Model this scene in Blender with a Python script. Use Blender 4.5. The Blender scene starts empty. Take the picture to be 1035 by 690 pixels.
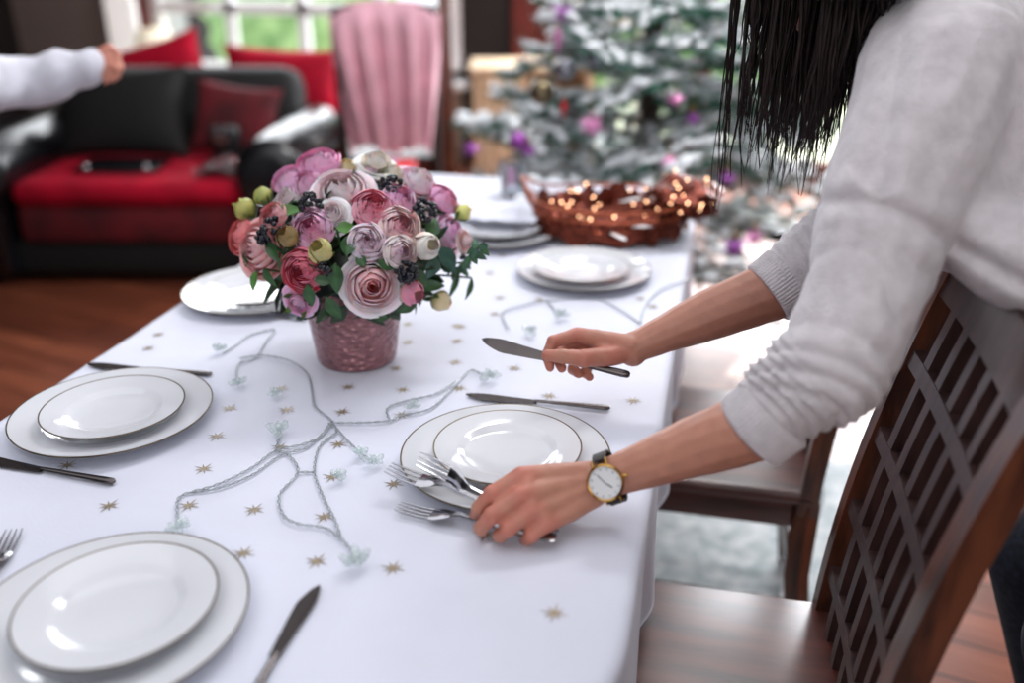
import bpy, math, random
from mathutils import Vector, Matrix, noise
random.seed(7)
R = math.radians
SC = bpy.context.scene
COL = SC.collection
# ------------------------------------------------------------------ camera
F = 930.0; PITCH = R(23.5); YAW = R(12.7); CZ = 1.39
CF = Vector((-math.sin(YAW)*math.cos(PITCH), math.cos(YAW)*math.cos(PITCH), -math.sin(PITCH)))
CR = Vector((math.cos(YAW), math.sin(YAW), 0))
CU = Vector((-math.sin(YAW)*math.sin(PITCH), math.cos(YAW)*math.sin(PITCH), math.cos(PITCH)))
CO = Vector((0, 0, CZ))
def ray(x, y): return CF + CR*((x-517.5)/F) + CU*((345-y)/F)
def at(x, y, z):
    d = ray(x, y); return CO + d*((z-CZ)/d.z)
def ad(x, y, t): return CO + ray(x, y)*t
def aY(x, y, Y):
    d = ray(x, y); return CO + d*(Y/d.y)
cam = bpy.data.cameras.new('camera'); co = bpy.data.objects.new('camera', cam); COL.objects.link(co)
cam.lens = F/1035*36; cam.sensor_width = 36
co.location = CO; co.rotation_euler = (R(90)-PITCH, 0, YAW)
cam.dof.use_dof = True; cam.dof.focus_distance = 1.24; cam.dof.aperture_fstop = 1.4
SC.camera = co
# ------------------------------------------------------------------ materials
def lin(c): return tuple((v/12.92 if v <= .04045 else ((v+.055)/1.055)**2.4) for v in c)
def hx(r, g, b): return lin((r/255, g/255, b/255))
def mat(name, col, rough=.5, metal=0, var=.08, scale=12, bump=0, bscale=None, stretch=None, vcol=False, sss=0, trans=0, emit=0, coat=0, sheen=0, spec=None, ior=None, alpha=1, col2=None):
    m = bpy.data.materials.new(name); m.use_nodes = True
    nt = m.node_tree; N = nt.nodes; Lk = nt.links; b = N['Principled BSDF']
    tc = N.new('ShaderNodeTexCoord'); mp = N.new('ShaderNodeMapping'); Lk.new(tc.outputs['Object'], mp.inputs[0])
    if stretch: mp.inputs['Scale'].default_value = stretch
    nz = N.new('ShaderNodeTexNoise'); nz.inputs['Scale'].default_value = scale; nz.inputs['Detail'].default_value = 4
    Lk.new(mp.outputs[0], nz.inputs['Vector'])
    mx = N.new('ShaderNodeMix'); mx.data_type = 'RGBA'
    c2 = col2 if col2 else tuple(max(0, v*(1-var*3)) for v in col)
    mx.inputs[6].default_value = (*c2, 1); mx.inputs[7].default_value = (*col, 1)
    cr = N.new('ShaderNodeMapRange'); cr.inputs[1].default_value = .35; cr.inputs[2].default_value = .65
    Lk.new(nz.outputs['Fac'], cr.inputs[0]); Lk.new(cr.outputs[0], mx.inputs[0])
    out = mx.outputs[2]
    if vcol:
        at_ = N.new('ShaderNodeAttribute'); at_.attribute_name = 'Col'
        mm = N.new('ShaderNodeMix'); mm.data_type = 'RGBA'; mm.blend_type = 'MULTIPLY'; mm.inputs[0].default_value = 1
        Lk.new(at_.outputs['Color'], mm.inputs[6]); Lk.new(out, mm.inputs[7]); out = mm.outputs[2]
    Lk.new(out, b.inputs['Base Color'])
    b.inputs['Roughness'].default_value = rough; b.inputs['Metallic'].default_value = metal
    if sss:
        b.inputs['Subsurface Weight'].default_value = sss; b.inputs['Subsurface Scale'].default_value = .01
    if trans: b.inputs['Transmission Weight'].default_value = trans
    if ior: b.inputs['IOR'].default_value = ior
    if coat: b.inputs['Coat Weight'].default_value = coat; b.inputs['Coat Roughness'].default_value = .12
    if sheen: b.inputs['Sheen Weight'].default_value = sheen; b.inputs['Sheen Roughness'].default_value = .5
    if spec is not None: b.inputs['Specular IOR Level'].default_value = spec
    if emit:
        Lk.new(out, b.inputs['Emission Color']); b.inputs['Emission Strength'].default_value = emit
    if bump:
        n2 = N.new('ShaderNodeTexNoise'); n2.inputs['Scale'].default_value = bscale or scale*4; n2.inputs['Detail'].default_value = 3
        Lk.new(mp.outputs[0], n2.inputs['Vector'])
        bp = N.new('ShaderNodeBump'); bp.inputs['Strength'].default_value = bump; bp.inputs['Distance'].default_value = .003
        Lk.new(n2.outputs['Fac'], bp.inputs['Height']); Lk.new(bp.outputs[0], b.inputs['Normal'])
    m['_b'] = 0
    return m
def math_node(N, Lk, op, a, b=None):
    n = N.new('ShaderNodeMath'); n.operation = op
    for i, v in enumerate((a, b)):
        if v is None: continue
        if isinstance(v, (int, float)): n.inputs[i].default_value = v
        else: Lk.new(v, n.inputs[i])
    return n.outputs[0]
def plate_mat(name, rim):
    m = mat(name, hx(222, 224, 230), .12, var=.01, coat=.4)
    N = m.node_tree.nodes; Lk = m.node_tree.links; b = N['Principled BSDF']
    tc = N.new('ShaderNodeTexCoord'); sp = N.new('ShaderNodeSeparateXYZ'); Lk.new(tc.outputs['Object'], sp.inputs[0])
    r2 = math_node(N, Lk, 'ADD', math_node(N, Lk, 'MULTIPLY', sp.outputs[0], sp.outputs[0]), math_node(N, Lk, 'MULTIPLY', sp.outputs[1], sp.outputs[1]))
    r = math_node(N, Lk, 'SQRT', r2)
    f = math_node(N, Lk, 'GREATER_THAN', r, rim-.0021)
    old = b.inputs['Base Color'].links[0].from_socket
    mx = N.new('ShaderNodeMix'); mx.data_type = 'RGBA'; Lk.new(f, mx.inputs[0]); Lk.new(old, mx.inputs[6])
    mx.inputs[7].default_value = (*hx(120, 108, 88), 1)
    Lk.new(mx.outputs[2], b.inputs['Base Color']); Lk.new(math_node(N, Lk, 'MULTIPLY', f, .9), b.inputs['Metallic'])
    Lk.new(math_node(N, Lk, 'ADD', math_node(N, Lk, 'MULTIPLY', f, .2), .1), b.inputs['Roughness'])
    return m
def wood_mat(name, dark, light, rough=.3, scale=3, stretch=(1, 8, 8), coat=.3, ring=6):
    m = mat(name, light, rough, scale=scale, stretch=stretch, col2=dark, coat=coat)
    N = m.node_tree.nodes; Lk = m.node_tree.links; b = N['Principled BSDF']
    return m
M = {}
def M_(k, *a, **kw): M[k] = mat(k, *a, **kw); return M[k]
M_('cloth', hx(222, 225, 240), .75, var=.01, bump=.12, bscale=220, sheen=.1)
M_('star', hx(172, 156, 132), .45, .3, var=.15, scale=300)
M_('silver', hx(190, 190, 195), .14, 1, var=.05)
M_('steel_dark', hx(104, 98, 98), .25, 1, var=.08)
M_('skin', hx(255, 255, 255), .5, var=.035, scale=60, bump=.12, bscale=420, vcol=True, sss=.12)
M_('sweater', hx(218, 212, 216), .95, var=.05, scale=50, bump=.5, bscale=330, sheen=.3)
M_('white_sweater', hx(226, 226, 238), .95, var=.05, scale=30, bump=.5, bscale=200, sheen=.3)
M_('hair', hx(38, 26, 25), .5, var=.2, scale=60, spec=.25)
M_('denim', hx(36, 42, 58), .9, var=.2, scale=90)
M_('chair_wood', hx(98, 52, 44), .33, scale=5, stretch=(1, 7, 7), col2=hx(54, 26, 26), coat=.6, spec=.5)
M['chair_wood'].node_tree.nodes['Principled BSDF'].inputs['Coat Roughness'].default_value = .38
M_('lattice_wood', hx(78, 54, 52), .42, scale=9, stretch=(5, 5, 1), col2=hx(52, 34, 34), coat=.1)
M_('stile_wood', hx(104, 58, 38), .3, scale=9, stretch=(5, 5, 1), col2=hx(52, 28, 22), coat=.4)
M_('vase', hx(166, 112, 118), .28, .25, var=.1, scale=30, coat=.5)
M_('petal', hx(255, 255, 255), .6, var=.02, scale=60, vcol=True, sss=.35)
M_('leaf', hx(255, 255, 255), .38, var=.12, scale=60, vcol=True)
M_('stem', hx(62, 96, 50), .5, var=.2)
M_('berry', hx(26, 28, 44), .18, var=.3, scale=200)
M_('copper', hx(190, 104, 76), .28, .95, var=.15, scale=60)
M_('sequin', hx(128, 62, 46), .25, .8, var=.3, scale=160, bump=1, bscale=160, col2=hx(64, 22, 18))
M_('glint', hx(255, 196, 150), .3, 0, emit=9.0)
M_('feather', hx(240, 238, 240), .8)
M_('fir', hx(255, 255, 255), .7, var=.05, vcol=True)
M_('bark', hx(70, 54, 46), .85, var=.3, scale=40)
M_('wire', hx(188, 196, 202), .15, .2, var=.1, scale=200)
M['wire'].node_tree.nodes['Principled BSDF'].inputs['Alpha'].default_value = .88
M_('glass_bulb', hx(226, 240, 240), .06, ior=1.45, spec=1, emit=0)
M['glass_bulb'].node_tree.nodes['Principled BSDF'].inputs['Alpha'].default_value = .34
M_('leather', hx(19, 20, 25), .24, var=.2, scale=8, bump=.25, bscale=60, coat=.25)
M_('dark_leather', hx(10, 10, 13), .75, var=.2, scale=8)
M_('red', hx(184, 9, 44), .8, var=.12, scale=6, bump=.3, bscale=60, spec=.2)
M_('red_dark', hx(104, 12, 26), .85, var=.2, scale=6, bump=.3, bscale=60)
M_('shawl', hx(232, 176, 192), .85, var=.08, scale=8, sheen=.3)
M_('pine', hx(236, 212, 180), .6, scale=4, stretch=(8, 8, 1), col2=hx(186, 150, 112))
M_('dark_wood', hx(38, 22, 20), .4, var=.2, scale=5)
M_('red_wood', hx(110, 40, 34), .4, var=.2, scale=5)
M_('wall', hx(140, 130, 124), .85, var=.04, scale=2)
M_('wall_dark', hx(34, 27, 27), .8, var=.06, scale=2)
M_('ceiling', hx(150, 148, 150), .9, var=.02)
M_('white_paint', hx(236, 236, 240), .45, var=.02)
M_('curtain', hx(238, 236, 234), .8, var=.03, emit=.3)  # emission paints daylight glowing through the fabric
M_('shade', hx(246, 238, 214), .8, emit=.35)
M_('ceramic', hx(240, 236, 230), .3)
M_('purple', hx(172, 84, 186), .3, .3, var=.2, scale=60)
M_('pink', hx(232, 150, 200), .22, .4, var=.1, scale=60)
M_('silver_ball', hx(150, 152, 160), .15, .9, var=.1)
M_('gold_ball', hx(120, 108, 84), .15, .9, var=.15)
M_('rug', hx(224, 228, 230), .95, var=.07, scale=22, bump=.8, bscale=120, col2=hx(176, 188, 192))
M_('black', hx(20, 20, 22), .4)
M_('gold', hx(200, 156, 84), .2, 1)
M_('dial', hx(232, 234, 236), .35, var=.01)
M_('strap', hx(52, 46, 44), .55, var=.15, scale=120, bump=.3, bscale=300)
M_('grass', hx(226, 232, 206), .9, var=.08, scale=1)
M_('hedge', hx(176, 208, 150), .9, scale=5, col2=hx(110, 150, 96))
M_('house', hx(225, 220, 222), .8, var=.08, scale=1)
M_('house_dark', hx(96, 88, 92), .8, var=.2, scale=2)
M_('gift_red', hx(214, 30, 42), .45)
M_('glassware', hx(240, 245, 250), .03, trans=.9, ior=1.35)
M['plate_big'] = plate_mat('charger_china', .139); M['plate_small'] = plate_mat('side_china', .098)
# hammered glass look on the vase
def add_voronoi_bump(m, scale, strength, stretch):
    N = m.node_tree.nodes; Lk = m.node_tree.links
    tc = N.new('ShaderNodeTexCoord'); mp = N.new('ShaderNodeMapping'); mp.inputs['Scale'].default_value = stretch
    Lk.new(tc.outputs['Object'], mp.inputs[0])
    v = N.new('ShaderNodeTexVoronoi'); v.inputs['Scale'].default_value = scale; Lk.new(mp.outputs[0], v.inputs['Vector'])
    b = N.new('ShaderNodeBump'); b.inputs['Strength'].default_value = strength; b.inputs['Distance'].default_value = .007
    Lk.new(v.outputs['Distance'], b.inputs['Height']); Lk.new(b.outputs[0], N['Principled BSDF'].inputs['Normal'])
add_voronoi_bump(M['vase'], 75, 1.0, (1, 1, 1.6))
def knit(m, sc):
    N = m.node_tree.nodes; Lk = m.node_tree.links
    tc = N.new('ShaderNodeTexCoord')
    w = N.new('ShaderNodeTexNoise'); w.inputs['Scale'].default_value = sc; w.inputs['Detail'].default_value = 1
    mp = N.new('ShaderNodeMapping'); mp.inputs['Scale'].default_value = (1, 1, 1.6); Lk.new(tc.outputs['Object'], mp.inputs[0]); Lk.new(mp.outputs[0], w.inputs['Vector'])
    b = N.new('ShaderNodeBump'); b.inputs['Strength'].default_value = .5; b.inputs['Distance'].default_value = .003
    Lk.new(w.outputs['Fac'], b.inputs['Height']); Lk.new(b.outputs[0], N['Principled BSDF'].inputs['Normal'])
knit(M['sweater'], 260)
def floor_mat():
    m = bpy.data.materials.new('floor_boards'); m.use_nodes = True; nt = m.node_tree; N = nt.nodes; Lk = nt.links; b = N['Principled BSDF']
    tc = N.new('ShaderNodeTexCoord'); br = N.new('ShaderNodeTexBrick')
    mp = N.new('ShaderNodeMapping'); mp.inputs['Rotation'].default_value = (0, 0, R(12))
    Lk.new(tc.outputs['Object'], mp.inputs[0]); Lk.new(mp.outputs[0], br.inputs['Vector'])
    br.inputs['Scale'].default_value = 1; br.inputs['Brick Width'].default_value = 1.3; br.inputs['Row Height'].default_value = .12
    br.inputs['Mortar Size'].default_value = .003
    br.inputs['Color1'].default_value = (*hx(156, 88, 62), 1); br.inputs['Color2'].default_value = (*hx(110, 58, 42), 1); br.inputs['Mortar'].default_value = (*hx(30, 16, 14), 1)
    nz = N.new('ShaderNodeTexNoise'); nz.inputs['Scale'].default_value = 3; m2 = N.new('ShaderNodeMapping'); m2.inputs['Scale'].default_value = (1, 9, 1)
    Lk.new(mp.outputs[0], m2.inputs[0]); Lk.new(m2.outputs[0], nz.inputs['Vector'])
    mx = N.new('ShaderNodeMix'); mx.data_type = 'RGBA'; mx.blend_type = 'MULTIPLY'; mx.inputs[0].default_value = .7
    rmp = N.new('ShaderNodeValToRGB'); rmp.color_ramp.elements[0].color = (.45, .4, .4, 1); rmp.color_ramp.elements[0].position = .3; rmp.color_ramp.elements[1].position = .7
    Lk.new(nz.outputs['Fac'], rmp.inputs[0]); Lk.new(br.outputs['Color'], mx.inputs[6]); Lk.new(rmp.outputs[0], mx.inputs[7])
    Lk.new(mx.outputs[2], b.inputs['Base Color']); b.inputs['Roughness'].default_value = .3
    return m
M['floor'] = floor_mat()
# ------------------------------------------------------------------ mesh builder
class MB:
    def __init__(s): s.v = []; s.f = []; s.c = []; s.mi = []
    def add(s, vs, fs, col=(1, 1, 1), mi=0):
        o = len(s.v); s.v += [Vector(v) for v in vs]; s.f += [tuple(i+o for i in f) for f in fs]; s.mi += [mi]*len(fs)
        s.c += list(col) if isinstance(col, list) else [col]*len(vs)
    def box(s, c, d, rz=0, bev=0, mt=None, **k):
        c = Vector(c); hx_, hy, hz = [q/2 for q in d]
        if bev:
            vs = []; b = min(bev, hx_*.95, hy*.95, hz*.95)
            # rounded box through a subdivided lattice
            xs = [-hx_, -hx_+b*.3, -hx_+b, hx_-b, hx_-b*.3, hx_]; ys = [-hy, -hy+b*.3, -hy+b, hy-b, hy-b*.3, hy]; zs = [-hz, -hz+b*.3, -hz+b, hz-b, hz-b*.3, hz]
            idx = {}; fs = []
            def P(i, j, q):
                key = (i, j, q)
                if key not in idx:
                    p = Vector((xs[i], ys[j], zs[q])); core = Vector((max(-hx_+b, min(hx_-b, p.x)), max(-hy+b, min(hy-b, p.y)), max(-hz+b, min(hz-b, p.z))))
                    dd = p-core
                    if dd.length > 1e-9: p = core+dd.normalized()*b
                    idx[key] = len(vs); vs.append(p)
                return idx[key]
            for a in range(5):
                for e in range(5):
                    fs += [(P(a, e, 0), P(a, e+1, 0), P(a+1, e+1, 0), P(a+1, e, 0)), (P(a, e, 5), P(a+1, e, 5), P(a+1, e+1, 5), P(a, e+1, 5)),
                           (P(a, 0, e), P(a+1, 0, e), P(a+1, 0, e+1), P(a, 0, e+1)), (P(a, 5, e), P(a, 5, e+1), P(a+1, 5, e+1), P(a+1, 5, e)),
                           (P(0, a, e), P(0, a, e+1), P(0, a+1, e+1), P(0, a+1, e)), (P(5, a, e), P(5, a+1, e), P(5, a+1, e+1), P(5, a, e+1))]
        else:
            vs = [Vector((x, y, z)) for z in (-hz, hz) for y in (-hy, hy) for x in (-hx_, hx_)]
            fs = [(0, 2, 3, 1), (4, 5, 7, 6), (0, 1, 5, 4), (2, 6, 7, 3), (0, 4, 6, 2), (1, 3, 7, 5)]
        m = (mt or Matrix.Identity(3)) if mt is not None else Matrix.Rotation(rz, 3, 'Z')
        s.add([m @ v + c for v in vs], fs, **k)
    def tube(s, pts, rad, n=8, cap=True, sx=1, up=None, **k):
        pts = [Vector(p) for p in pts]
        if isinstance(rad, (int, float)): rad = [rad]*len(pts)
        vs = []; fs = []; u = None
        for i, p in enumerate(pts):
            t = (pts[min(i+1, len(pts)-1)]-pts[max(i-1, 0)])
            t = t.normalized() if t.length > 1e-9 else Vector((0, 0, 1))
            if u is None:
                u = Vector(up) if up else (Vector((0, 0, 1)) if abs(t.z) < .9 else Vector((1, 0, 0)))
            u = (u - t*u.dot(t)); u = u.normalized() if u.length > 1e-6 else t.orthogonal().normalized()
            w = t.cross(u)
            for a in range(n):
                an = 2*math.pi*a/n; vs.append(p+(u*math.cos(an)+w*math.sin(an)*sx)*rad[i])
        for i in range(len(pts)-1):
            for a in range(n):
                b = (a+1) % n; fs.append((i*n+a, i*n+b, (i+1)*n+b, (i+1)*n+a))
        if cap: fs += [tuple(range(n))[::-1], tuple(range((len(pts)-1)*n, len(pts)*n))]
        s.add(vs, fs, **k)
    def capsule(s, p0, r0, p1, r1, n=14, **k):
        p0 = Vector(p0); p1 = Vector(p1); d = p1-p0; L = d.length; t = d/L if L > 1e-6 else Vector((0, 0, 1))
        pts = []; rr = []
        for a in (0.02, 18, 36, 54, 72): pts.append(p0-t*r0*math.cos(R(a))); rr.append(r0*math.sin(R(a)))
        pts += [p0, p1]; rr += [r0, r1]
        for a in (72, 54, 36, 18, .02): pts.append(p1+t*r1*math.cos(R(a))); rr.append(r1*math.sin(R(a)))
        s.tube(pts, rr, n, True, **k)
    def lathe(s, prof, c=(0, 0, 0), n=48, close=False, mt=None, **k):
        c = Vector(c); vs = []; fs = []
        for r, z in prof:
            for a in range(n):
                an = 2*math.pi*a/n; v = Vector((r*math.cos(an), r*math.sin(an), z)); vs.append((mt @ v if mt else v)+c)
        for i in range(len(prof)-1):
            for a in range(n):
                b = (a+1) % n; fs.append((i*n+a, i*n+b, (i+1)*n+b, (i+1)*n+a))
        s.add(vs, fs, **k)
    def ball(s, c, r, n=12, sc=(1, 1, 1), mt=None, **k):
        prof = [(r*math.sin(math.pi*i/n) + 1e-6, -r*math.cos(math.pi*i/n)) for i in range(n+1)]
        m = (mt or Matrix.Identity(3)) @ Matrix.Diagonal(sc)
        s.lathe(prof, c, n=n+4, mt=m, **k)
    def grid(s, nu, nv, fn, col=None, closeu=False, **k):
        vs = []; cs = []
        for j in range(nv+1):
            for i in range(nu+(0 if closeu else 1)):
                vs.append(fn(i/nu, j/nv))
                cs.append(col(i/nu, j/nv) if col else (1, 1, 1))
        w = nu if closeu else nu+1
        fs = [(j*w+i, j*w+(i+1) % w, (j+1)*w+(i+1) % w, (j+1)*w+i) for j in range(nv) for i in range(nu)]
        s.add(vs, fs, cs, **k)
    def build(s, name, m, parent=None, label=None, cat=None, group=None, kind=None, smooth=True, origin=None, angle=40):
        me = bpy.data.meshes.new(name); o = bpy.data.objects.new(name, me); COL.objects.link(o)
        if parent: off = wloc(parent)
        elif origin is not None: off = Vector(origin)
        else:
            xs = [v.x for v in s.v]; ys = [v.y for v in s.v]; off = Vector(((min(xs)+max(xs))/2, (min(ys)+max(ys))/2, min(v.z for v in s.v)))
        me.from_pydata([v-off for v in s.v], [], s.f)
        ms = m if isinstance(m, (list, tuple)) else [m]
        for q in ms: me.materials.append(q)
        if len(ms) > 1: me.polygons.foreach_set('material_index', s.mi)
        if any(c != (1, 1, 1) for c in s.c[:4000]) or any(c != (1, 1, 1) for c in s.c[-50:]):
            ca = me.color_attributes.new('Col', 'FLOAT_COLOR', 'POINT')
            ca.data.foreach_set('color', [q for c in s.c for q in (c[0], c[1], c[2], 1)])
        me.update()
        if smooth:
            me.polygons.foreach_set('use_smooth', [True]*len(me.polygons))
            if angle: me.set_sharp_from_angle(angle=R(angle))
        if parent: o.parent = parent; o['_w'] = tuple(off)
        else: o.location = off
        return tag(o, label, cat, group, kind)
def wloc(o):
    p = Vector(o.location); q = o.parent
    while q: p += q.location; q = q.parent
    return p
def tag(o, label=None, cat=None, group=None, kind=None):
    if label: o['label'] = label
    if cat: o['category'] = cat
    if group: o['group'] = group
    if kind: o['kind'] = kind
    if '_w' in o: del o['_w']
    return o
def thing(name, label, cat, loc=(0, 0, 0), group=None):
    o = bpy.data.objects.new(name, None); COL.objects.link(o); o.location = loc; o.empty_display_size = .05
    return tag(o, label, cat, group)
def dup(o, loc, rz=0, label=None, group=None, rot=None, sc=1, parent=None):
    c = o.copy(); COL.objects.link(c)
    if parent is None:
        c.location = loc; c.rotation_euler = rot if rot else (0, 0, rz); c.scale = (sc, sc, sc)
        if label: c['label'] = label
        if group: c['group'] = group
    else: c.parent = parent
    for ch in o.children: dup(ch, None, parent=c)
    return c
def struct(mb, name, m, parent=None, **k): return mb.build(name, m, parent, kind=None if parent else 'structure', smooth=False, **k)
def spline(pts, n=8):
    pts = [Vector(p) for p in pts]; out = []
    for i in range(len(pts)-1):
        p0 = pts[max(i-1, 0)]; p1 = pts[i]; p2 = pts[i+1]; p3 = pts[min(i+2, len(pts)-1)]
        for j in range(n):
            t = j/n
            out.append(.5*((2*p1)+(-p0+p2)*t+(2*p0-5*p1+4*p2-p3)*t*t+(-p0+3*p1-3*p2+p3)*t**3))
    out.append(pts[-1]); return out
def ns(x, y, z=0): return noise.noise(Vector((x, y, z)))
def frame(n, spin=0):
    n = n.normalized(); q = n.to_track_quat('Z', 'Y'); return q.to_matrix() @ Matrix.Rotation(spin, 3, 'Z')
# ------------------------------------------------------------------ room
YW = 6.0
def wx(px, Y=YW, py=40): return aY(px, py, Y).x
WL0, WL1 = wx(157), wx(466)       # sofa window
WR0, WR1 = wx(548), 1.9           # garden door behind the tree
LX, RX = -5.0, 2.6
ZS = .55
m = MB(); m.box((-1.2, 2, -.05), (7.6, 8.2, .1)); struct(m, 'floor', M['floor'])
m = MB()
def wall_piece(x0, x1, z0, z1): m.box(((x0+x1)/2, YW+.1, (z0+z1)/2), (x1-x0, .2, z1-z0))
wall_piece(LX, WL0, 0, 3.2); wall_piece(WL0, WL1, 0, ZS); wall_piece(WL0, WL1, 2.2, 3.2)
struct(m, 'wall_back', M['wall'])
m = MB(); wall_piece(WL1, WR0, 0, 3.2); wall_piece(WR0, WR1, 2.9, 3.2); wall_piece(WR1, RX, 0, 3.2); struct(m, 'wall_garden', M['wall_dark'])
m = MB(); m.box((LX-.1, 2, 1.6), (.2, 8.2, 3.2)); struct(m, 'wall_left', M['wall_dark'])
m = MB(); m.box((RX+.1, 2, 1.6), (.2, 8.2, 3.2)); struct(m, 'wall_right', M['ceiling'])
m = MB(); m.box((-1.2, 2, 3.25), (8.0, 8.4, .1)); struct(m, 'ceiling', M['ceiling'])
m = MB(); m.box((-1.2, -2.1, 1.6), (7.6, .2, 3.2)); struct(m, 'wall_front', M['ceiling'])
# window 1 (white bars)
w = thing('window_1', None, None, ((WL0+WL1)/2, YW, ZS)); w['kind'] = 'structure'
m = MB(); t = .07
for x in (WL0+t/2, WL1-t/2): m.box((x, YW+.03, (ZS+2.2)/2), (t, .08, 2.2-ZS))
for z in (ZS+t/2, 2.2-t/2): m.box(((WL0+WL1)/2, YW+.03, z), (WL1-WL0, .08, t))
m.build('window_frame', M['white_paint'], w, smooth=False)
m = MB()
for px in (234, 307, 385): m.box((wx(px), YW+.03, (ZS+2.2)/2), (.065, .05, 2.2-ZS))
zb = aY(235, 8, YW).z
for z in (zb, zb+.55, ): m.box(((WL0+WL1)/2, YW+.03, z), (WL1-WL0, .05, .075))
m.build('muntins', M['white_paint'], w, smooth=False)
m = MB(); m.box(((WL0+WL1)/2, YW-.08, ZS-.015), (WL1-WL0+.1, .2, .04)); struct(m, 'trim_1', M['white_paint'])
# garden door
w = thing('door_1', None, None, ((WR0+WR1)/2, YW, 0)); w['kind'] = 'structure'
m = MB()
for x in (WR0+.06, wx(712), WR1-.06): m.box((x, YW+.03, 1.45), (.12, .1, 2.9))
for z in (.06, 2.84): m.box(((WR0+WR1)/2, YW+.03, z), (WR1-WR0, .1, .12))
m.build('door_frame', M['red_wood'], w, smooth=False)
m = MB(); m.box((wx(583), YW+.0, 1.45), (.05, .06, 2.7)); m.box((wx(650), YW+.0, 1.45), (.05, .06, 2.7))
m.box(((WR0+WR1)/2, YW, .95), (WR1-WR0-.2, .04, .05)); m.build('muntins', M['white_paint'], w, smooth=False)
m = MB(); m.box((wx(534), YW-.06, 1.3), (.16, .1, 2.58)); struct(m, 'trim_2', M['red_wood'])
m = MB(); m.box((wx(150), YW-.06, 1.3), (.11, .1, 2.58)); struct(m, 'trim_3', M['red_wood'])
# outdoors
m = MB(); m.box((-2, 14, -.15), (26, 15.4, .1)); struct(m, 'ground', M['grass'])
def hedge(x, y, rx, rz, label, seed):
    mb = MB()
    def fn(u, v):
        a = 2*math.pi*u; b = math.pi*v; d = Vector((math.cos(a)*math.sin(b), math.sin(a)*math.sin(b), -math.cos(b)))
        k = 1+.22*ns(d.x*2.5+seed, d.y*2.5, d.z*2.5)+.12*ns(d.x*8, d.y*8+seed, d.z*8)
        return Vector((x+d.x*rx*k, y+d.y*rx*.6*k, rz+d.z*rz*k-.1))
    mb.grid(40, 24, fn, closeu=True); mb.build('garden_bush', M['hedge'], None, label, 'bush')
hedge(wx(300, 9), 9.2, 1.0, .75, 'round green garden bush outside the window, behind the pink shawl chair', 1)
hedge(wx(470, 9)+.9, 10.4, .9, .7, 'green garden bush outside, right of the shawl chair', 5)
hedge(wx(770, 9), 9.3, .9, .55, 'pale green garden bush outside the glass door, behind the hanging hair', 9)
h = thing('neighbour_house', 'pale blurred house with dark openings beyond the sofa window', 'house', (wx(200, 11), 11.5, -.1))
m = MB(); m.box((wx(190, 11), 11.5, 1.9), (2.6, .5, 4)); m.build('wall', M['house'], h, smooth=False)
m = MB(); m.box((wx(205, 11)+.1, 11.22, .6), (.8, .05, 1.5)); m.build('doorway', M['house_dark'], h, smooth=False)
m = MB(); m.box((wx(255, 11)+.25, 11.22, .7), (.7, .05, 1.1)); m.build('window', M['house_dark'], h, smooth=False)
# rug
m = MB()
def rugf(u, v):
    x = -1.5+u*1.95; y = .7+v*1.75
    return Vector((x+.02*ns(y*9, 3), y, .012+.006*ns(x*18, y*18)))
m.grid(60, 80, rugf); o = m.build('floor_rug', M['rug'], None, 'pale shaggy rug on the wooden floor under the table', 'rug')
# white curtain left of the window
m = MB(); xa, xb = wx(112, YW-.15), wx(143, YW-.15)
m.grid(40, 6, lambda u, v: Vector((xa+(xb-xa)*u, YW-.16+.03*math.sin(u*38), .02+2.4*v)))
m.build('window_curtain', M['curtain'], None, 'off white curtain hanging beside the sofa window', 'curtain')
# ------------------------------------------------------------------ sofa
SA = Vector((-2.42, 3.35, 0)); sx = CR.copy(); sy = Vector((-CR.y, CR.x, 0))   # front centre; right; back
def S(a, b, z): return SA + sx*a + sy*b + Vector((0, 0, z))
sr = YAW
s = thing('sofa', 'black leather sofa with rolled arms and a red seat cushion', 'sofa', S(0, .4, 0))
m = MB(); m.box(S(0, .45, .12), (1.5, .85, .16), sr, .03); m.build('base', M['dark_leather'], s)
m = MB()
def rcush(a, b, z, d, sr=sr, seed=0): m.box(S(a, b, z), d, sr, .07)
rcush(0, .35, .41, (.98, .74, .11)); m.build('seat_cushion', M['red'], s)
m = MB(); m.box(S(0, .36, .28), (.98, .72, .18), sr, .04); m.build('shaded_seat_front', M['red_dark'], s)  # darker red paints the shaded cushion front below its bright top
m = MB(); mtb = Matrix.Rotation(sr, 3, 'Z') @ Matrix.Rotation(R(-12), 3, 'X'); m.box(S(0, .83, .55), (1.2, .24, .56), mt=mtb, bev=.1); m.build('backrest', M['dark_leather'], s)
for sg in (-1, 1):
    m = MB()
    pts = [S(sg*.62, -.03, 0), S(sg*.62, .9, 0)]
    n = 22
    for j in range(2): pass
    prof = []
    for i in range(n+1):
        a = R(-40)+R(260)*i/n; prof.append((.15*math.cos(a), .50+.15*math.sin(a)))
    prof = [(.10, .2)]+[(.10, .06)][:0]+[(p, q) for p, q in prof]+[(-.10, .06), (.10, .06)]
    ring = []
    ys = [-.05, -.03, .0, .9]; scs = [.8, .95, 1, 1]
    vs = []; fs = []
    for y_, k_ in zip(ys, scs):
        for p, q in prof: vs.append(S(sg*.62+p*k_, y_, .3+(q-.3)*k_))
    L_ = len(prof)
    for j in range(3):
        for i in range(L_):
            fs.append((j*L_+i, j*L_+(i+1) % L_, (j+1)*L_+(i+1) % L_, (j+1)*L_+i))
    fs += [tuple(range(L_))[::-1], tuple(range(3*L_, 4*L_))]
    m.add(vs, fs); m.build('armrest', M['leather'], s)
for a in (-.68, .68):
    for b in (.08, .8):
        m = MB(); m.tube([S(a, b, 0), S(a, b, .07)], [.02, .03], 10); m.build('foot', M['dark_wood'], s)
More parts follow.
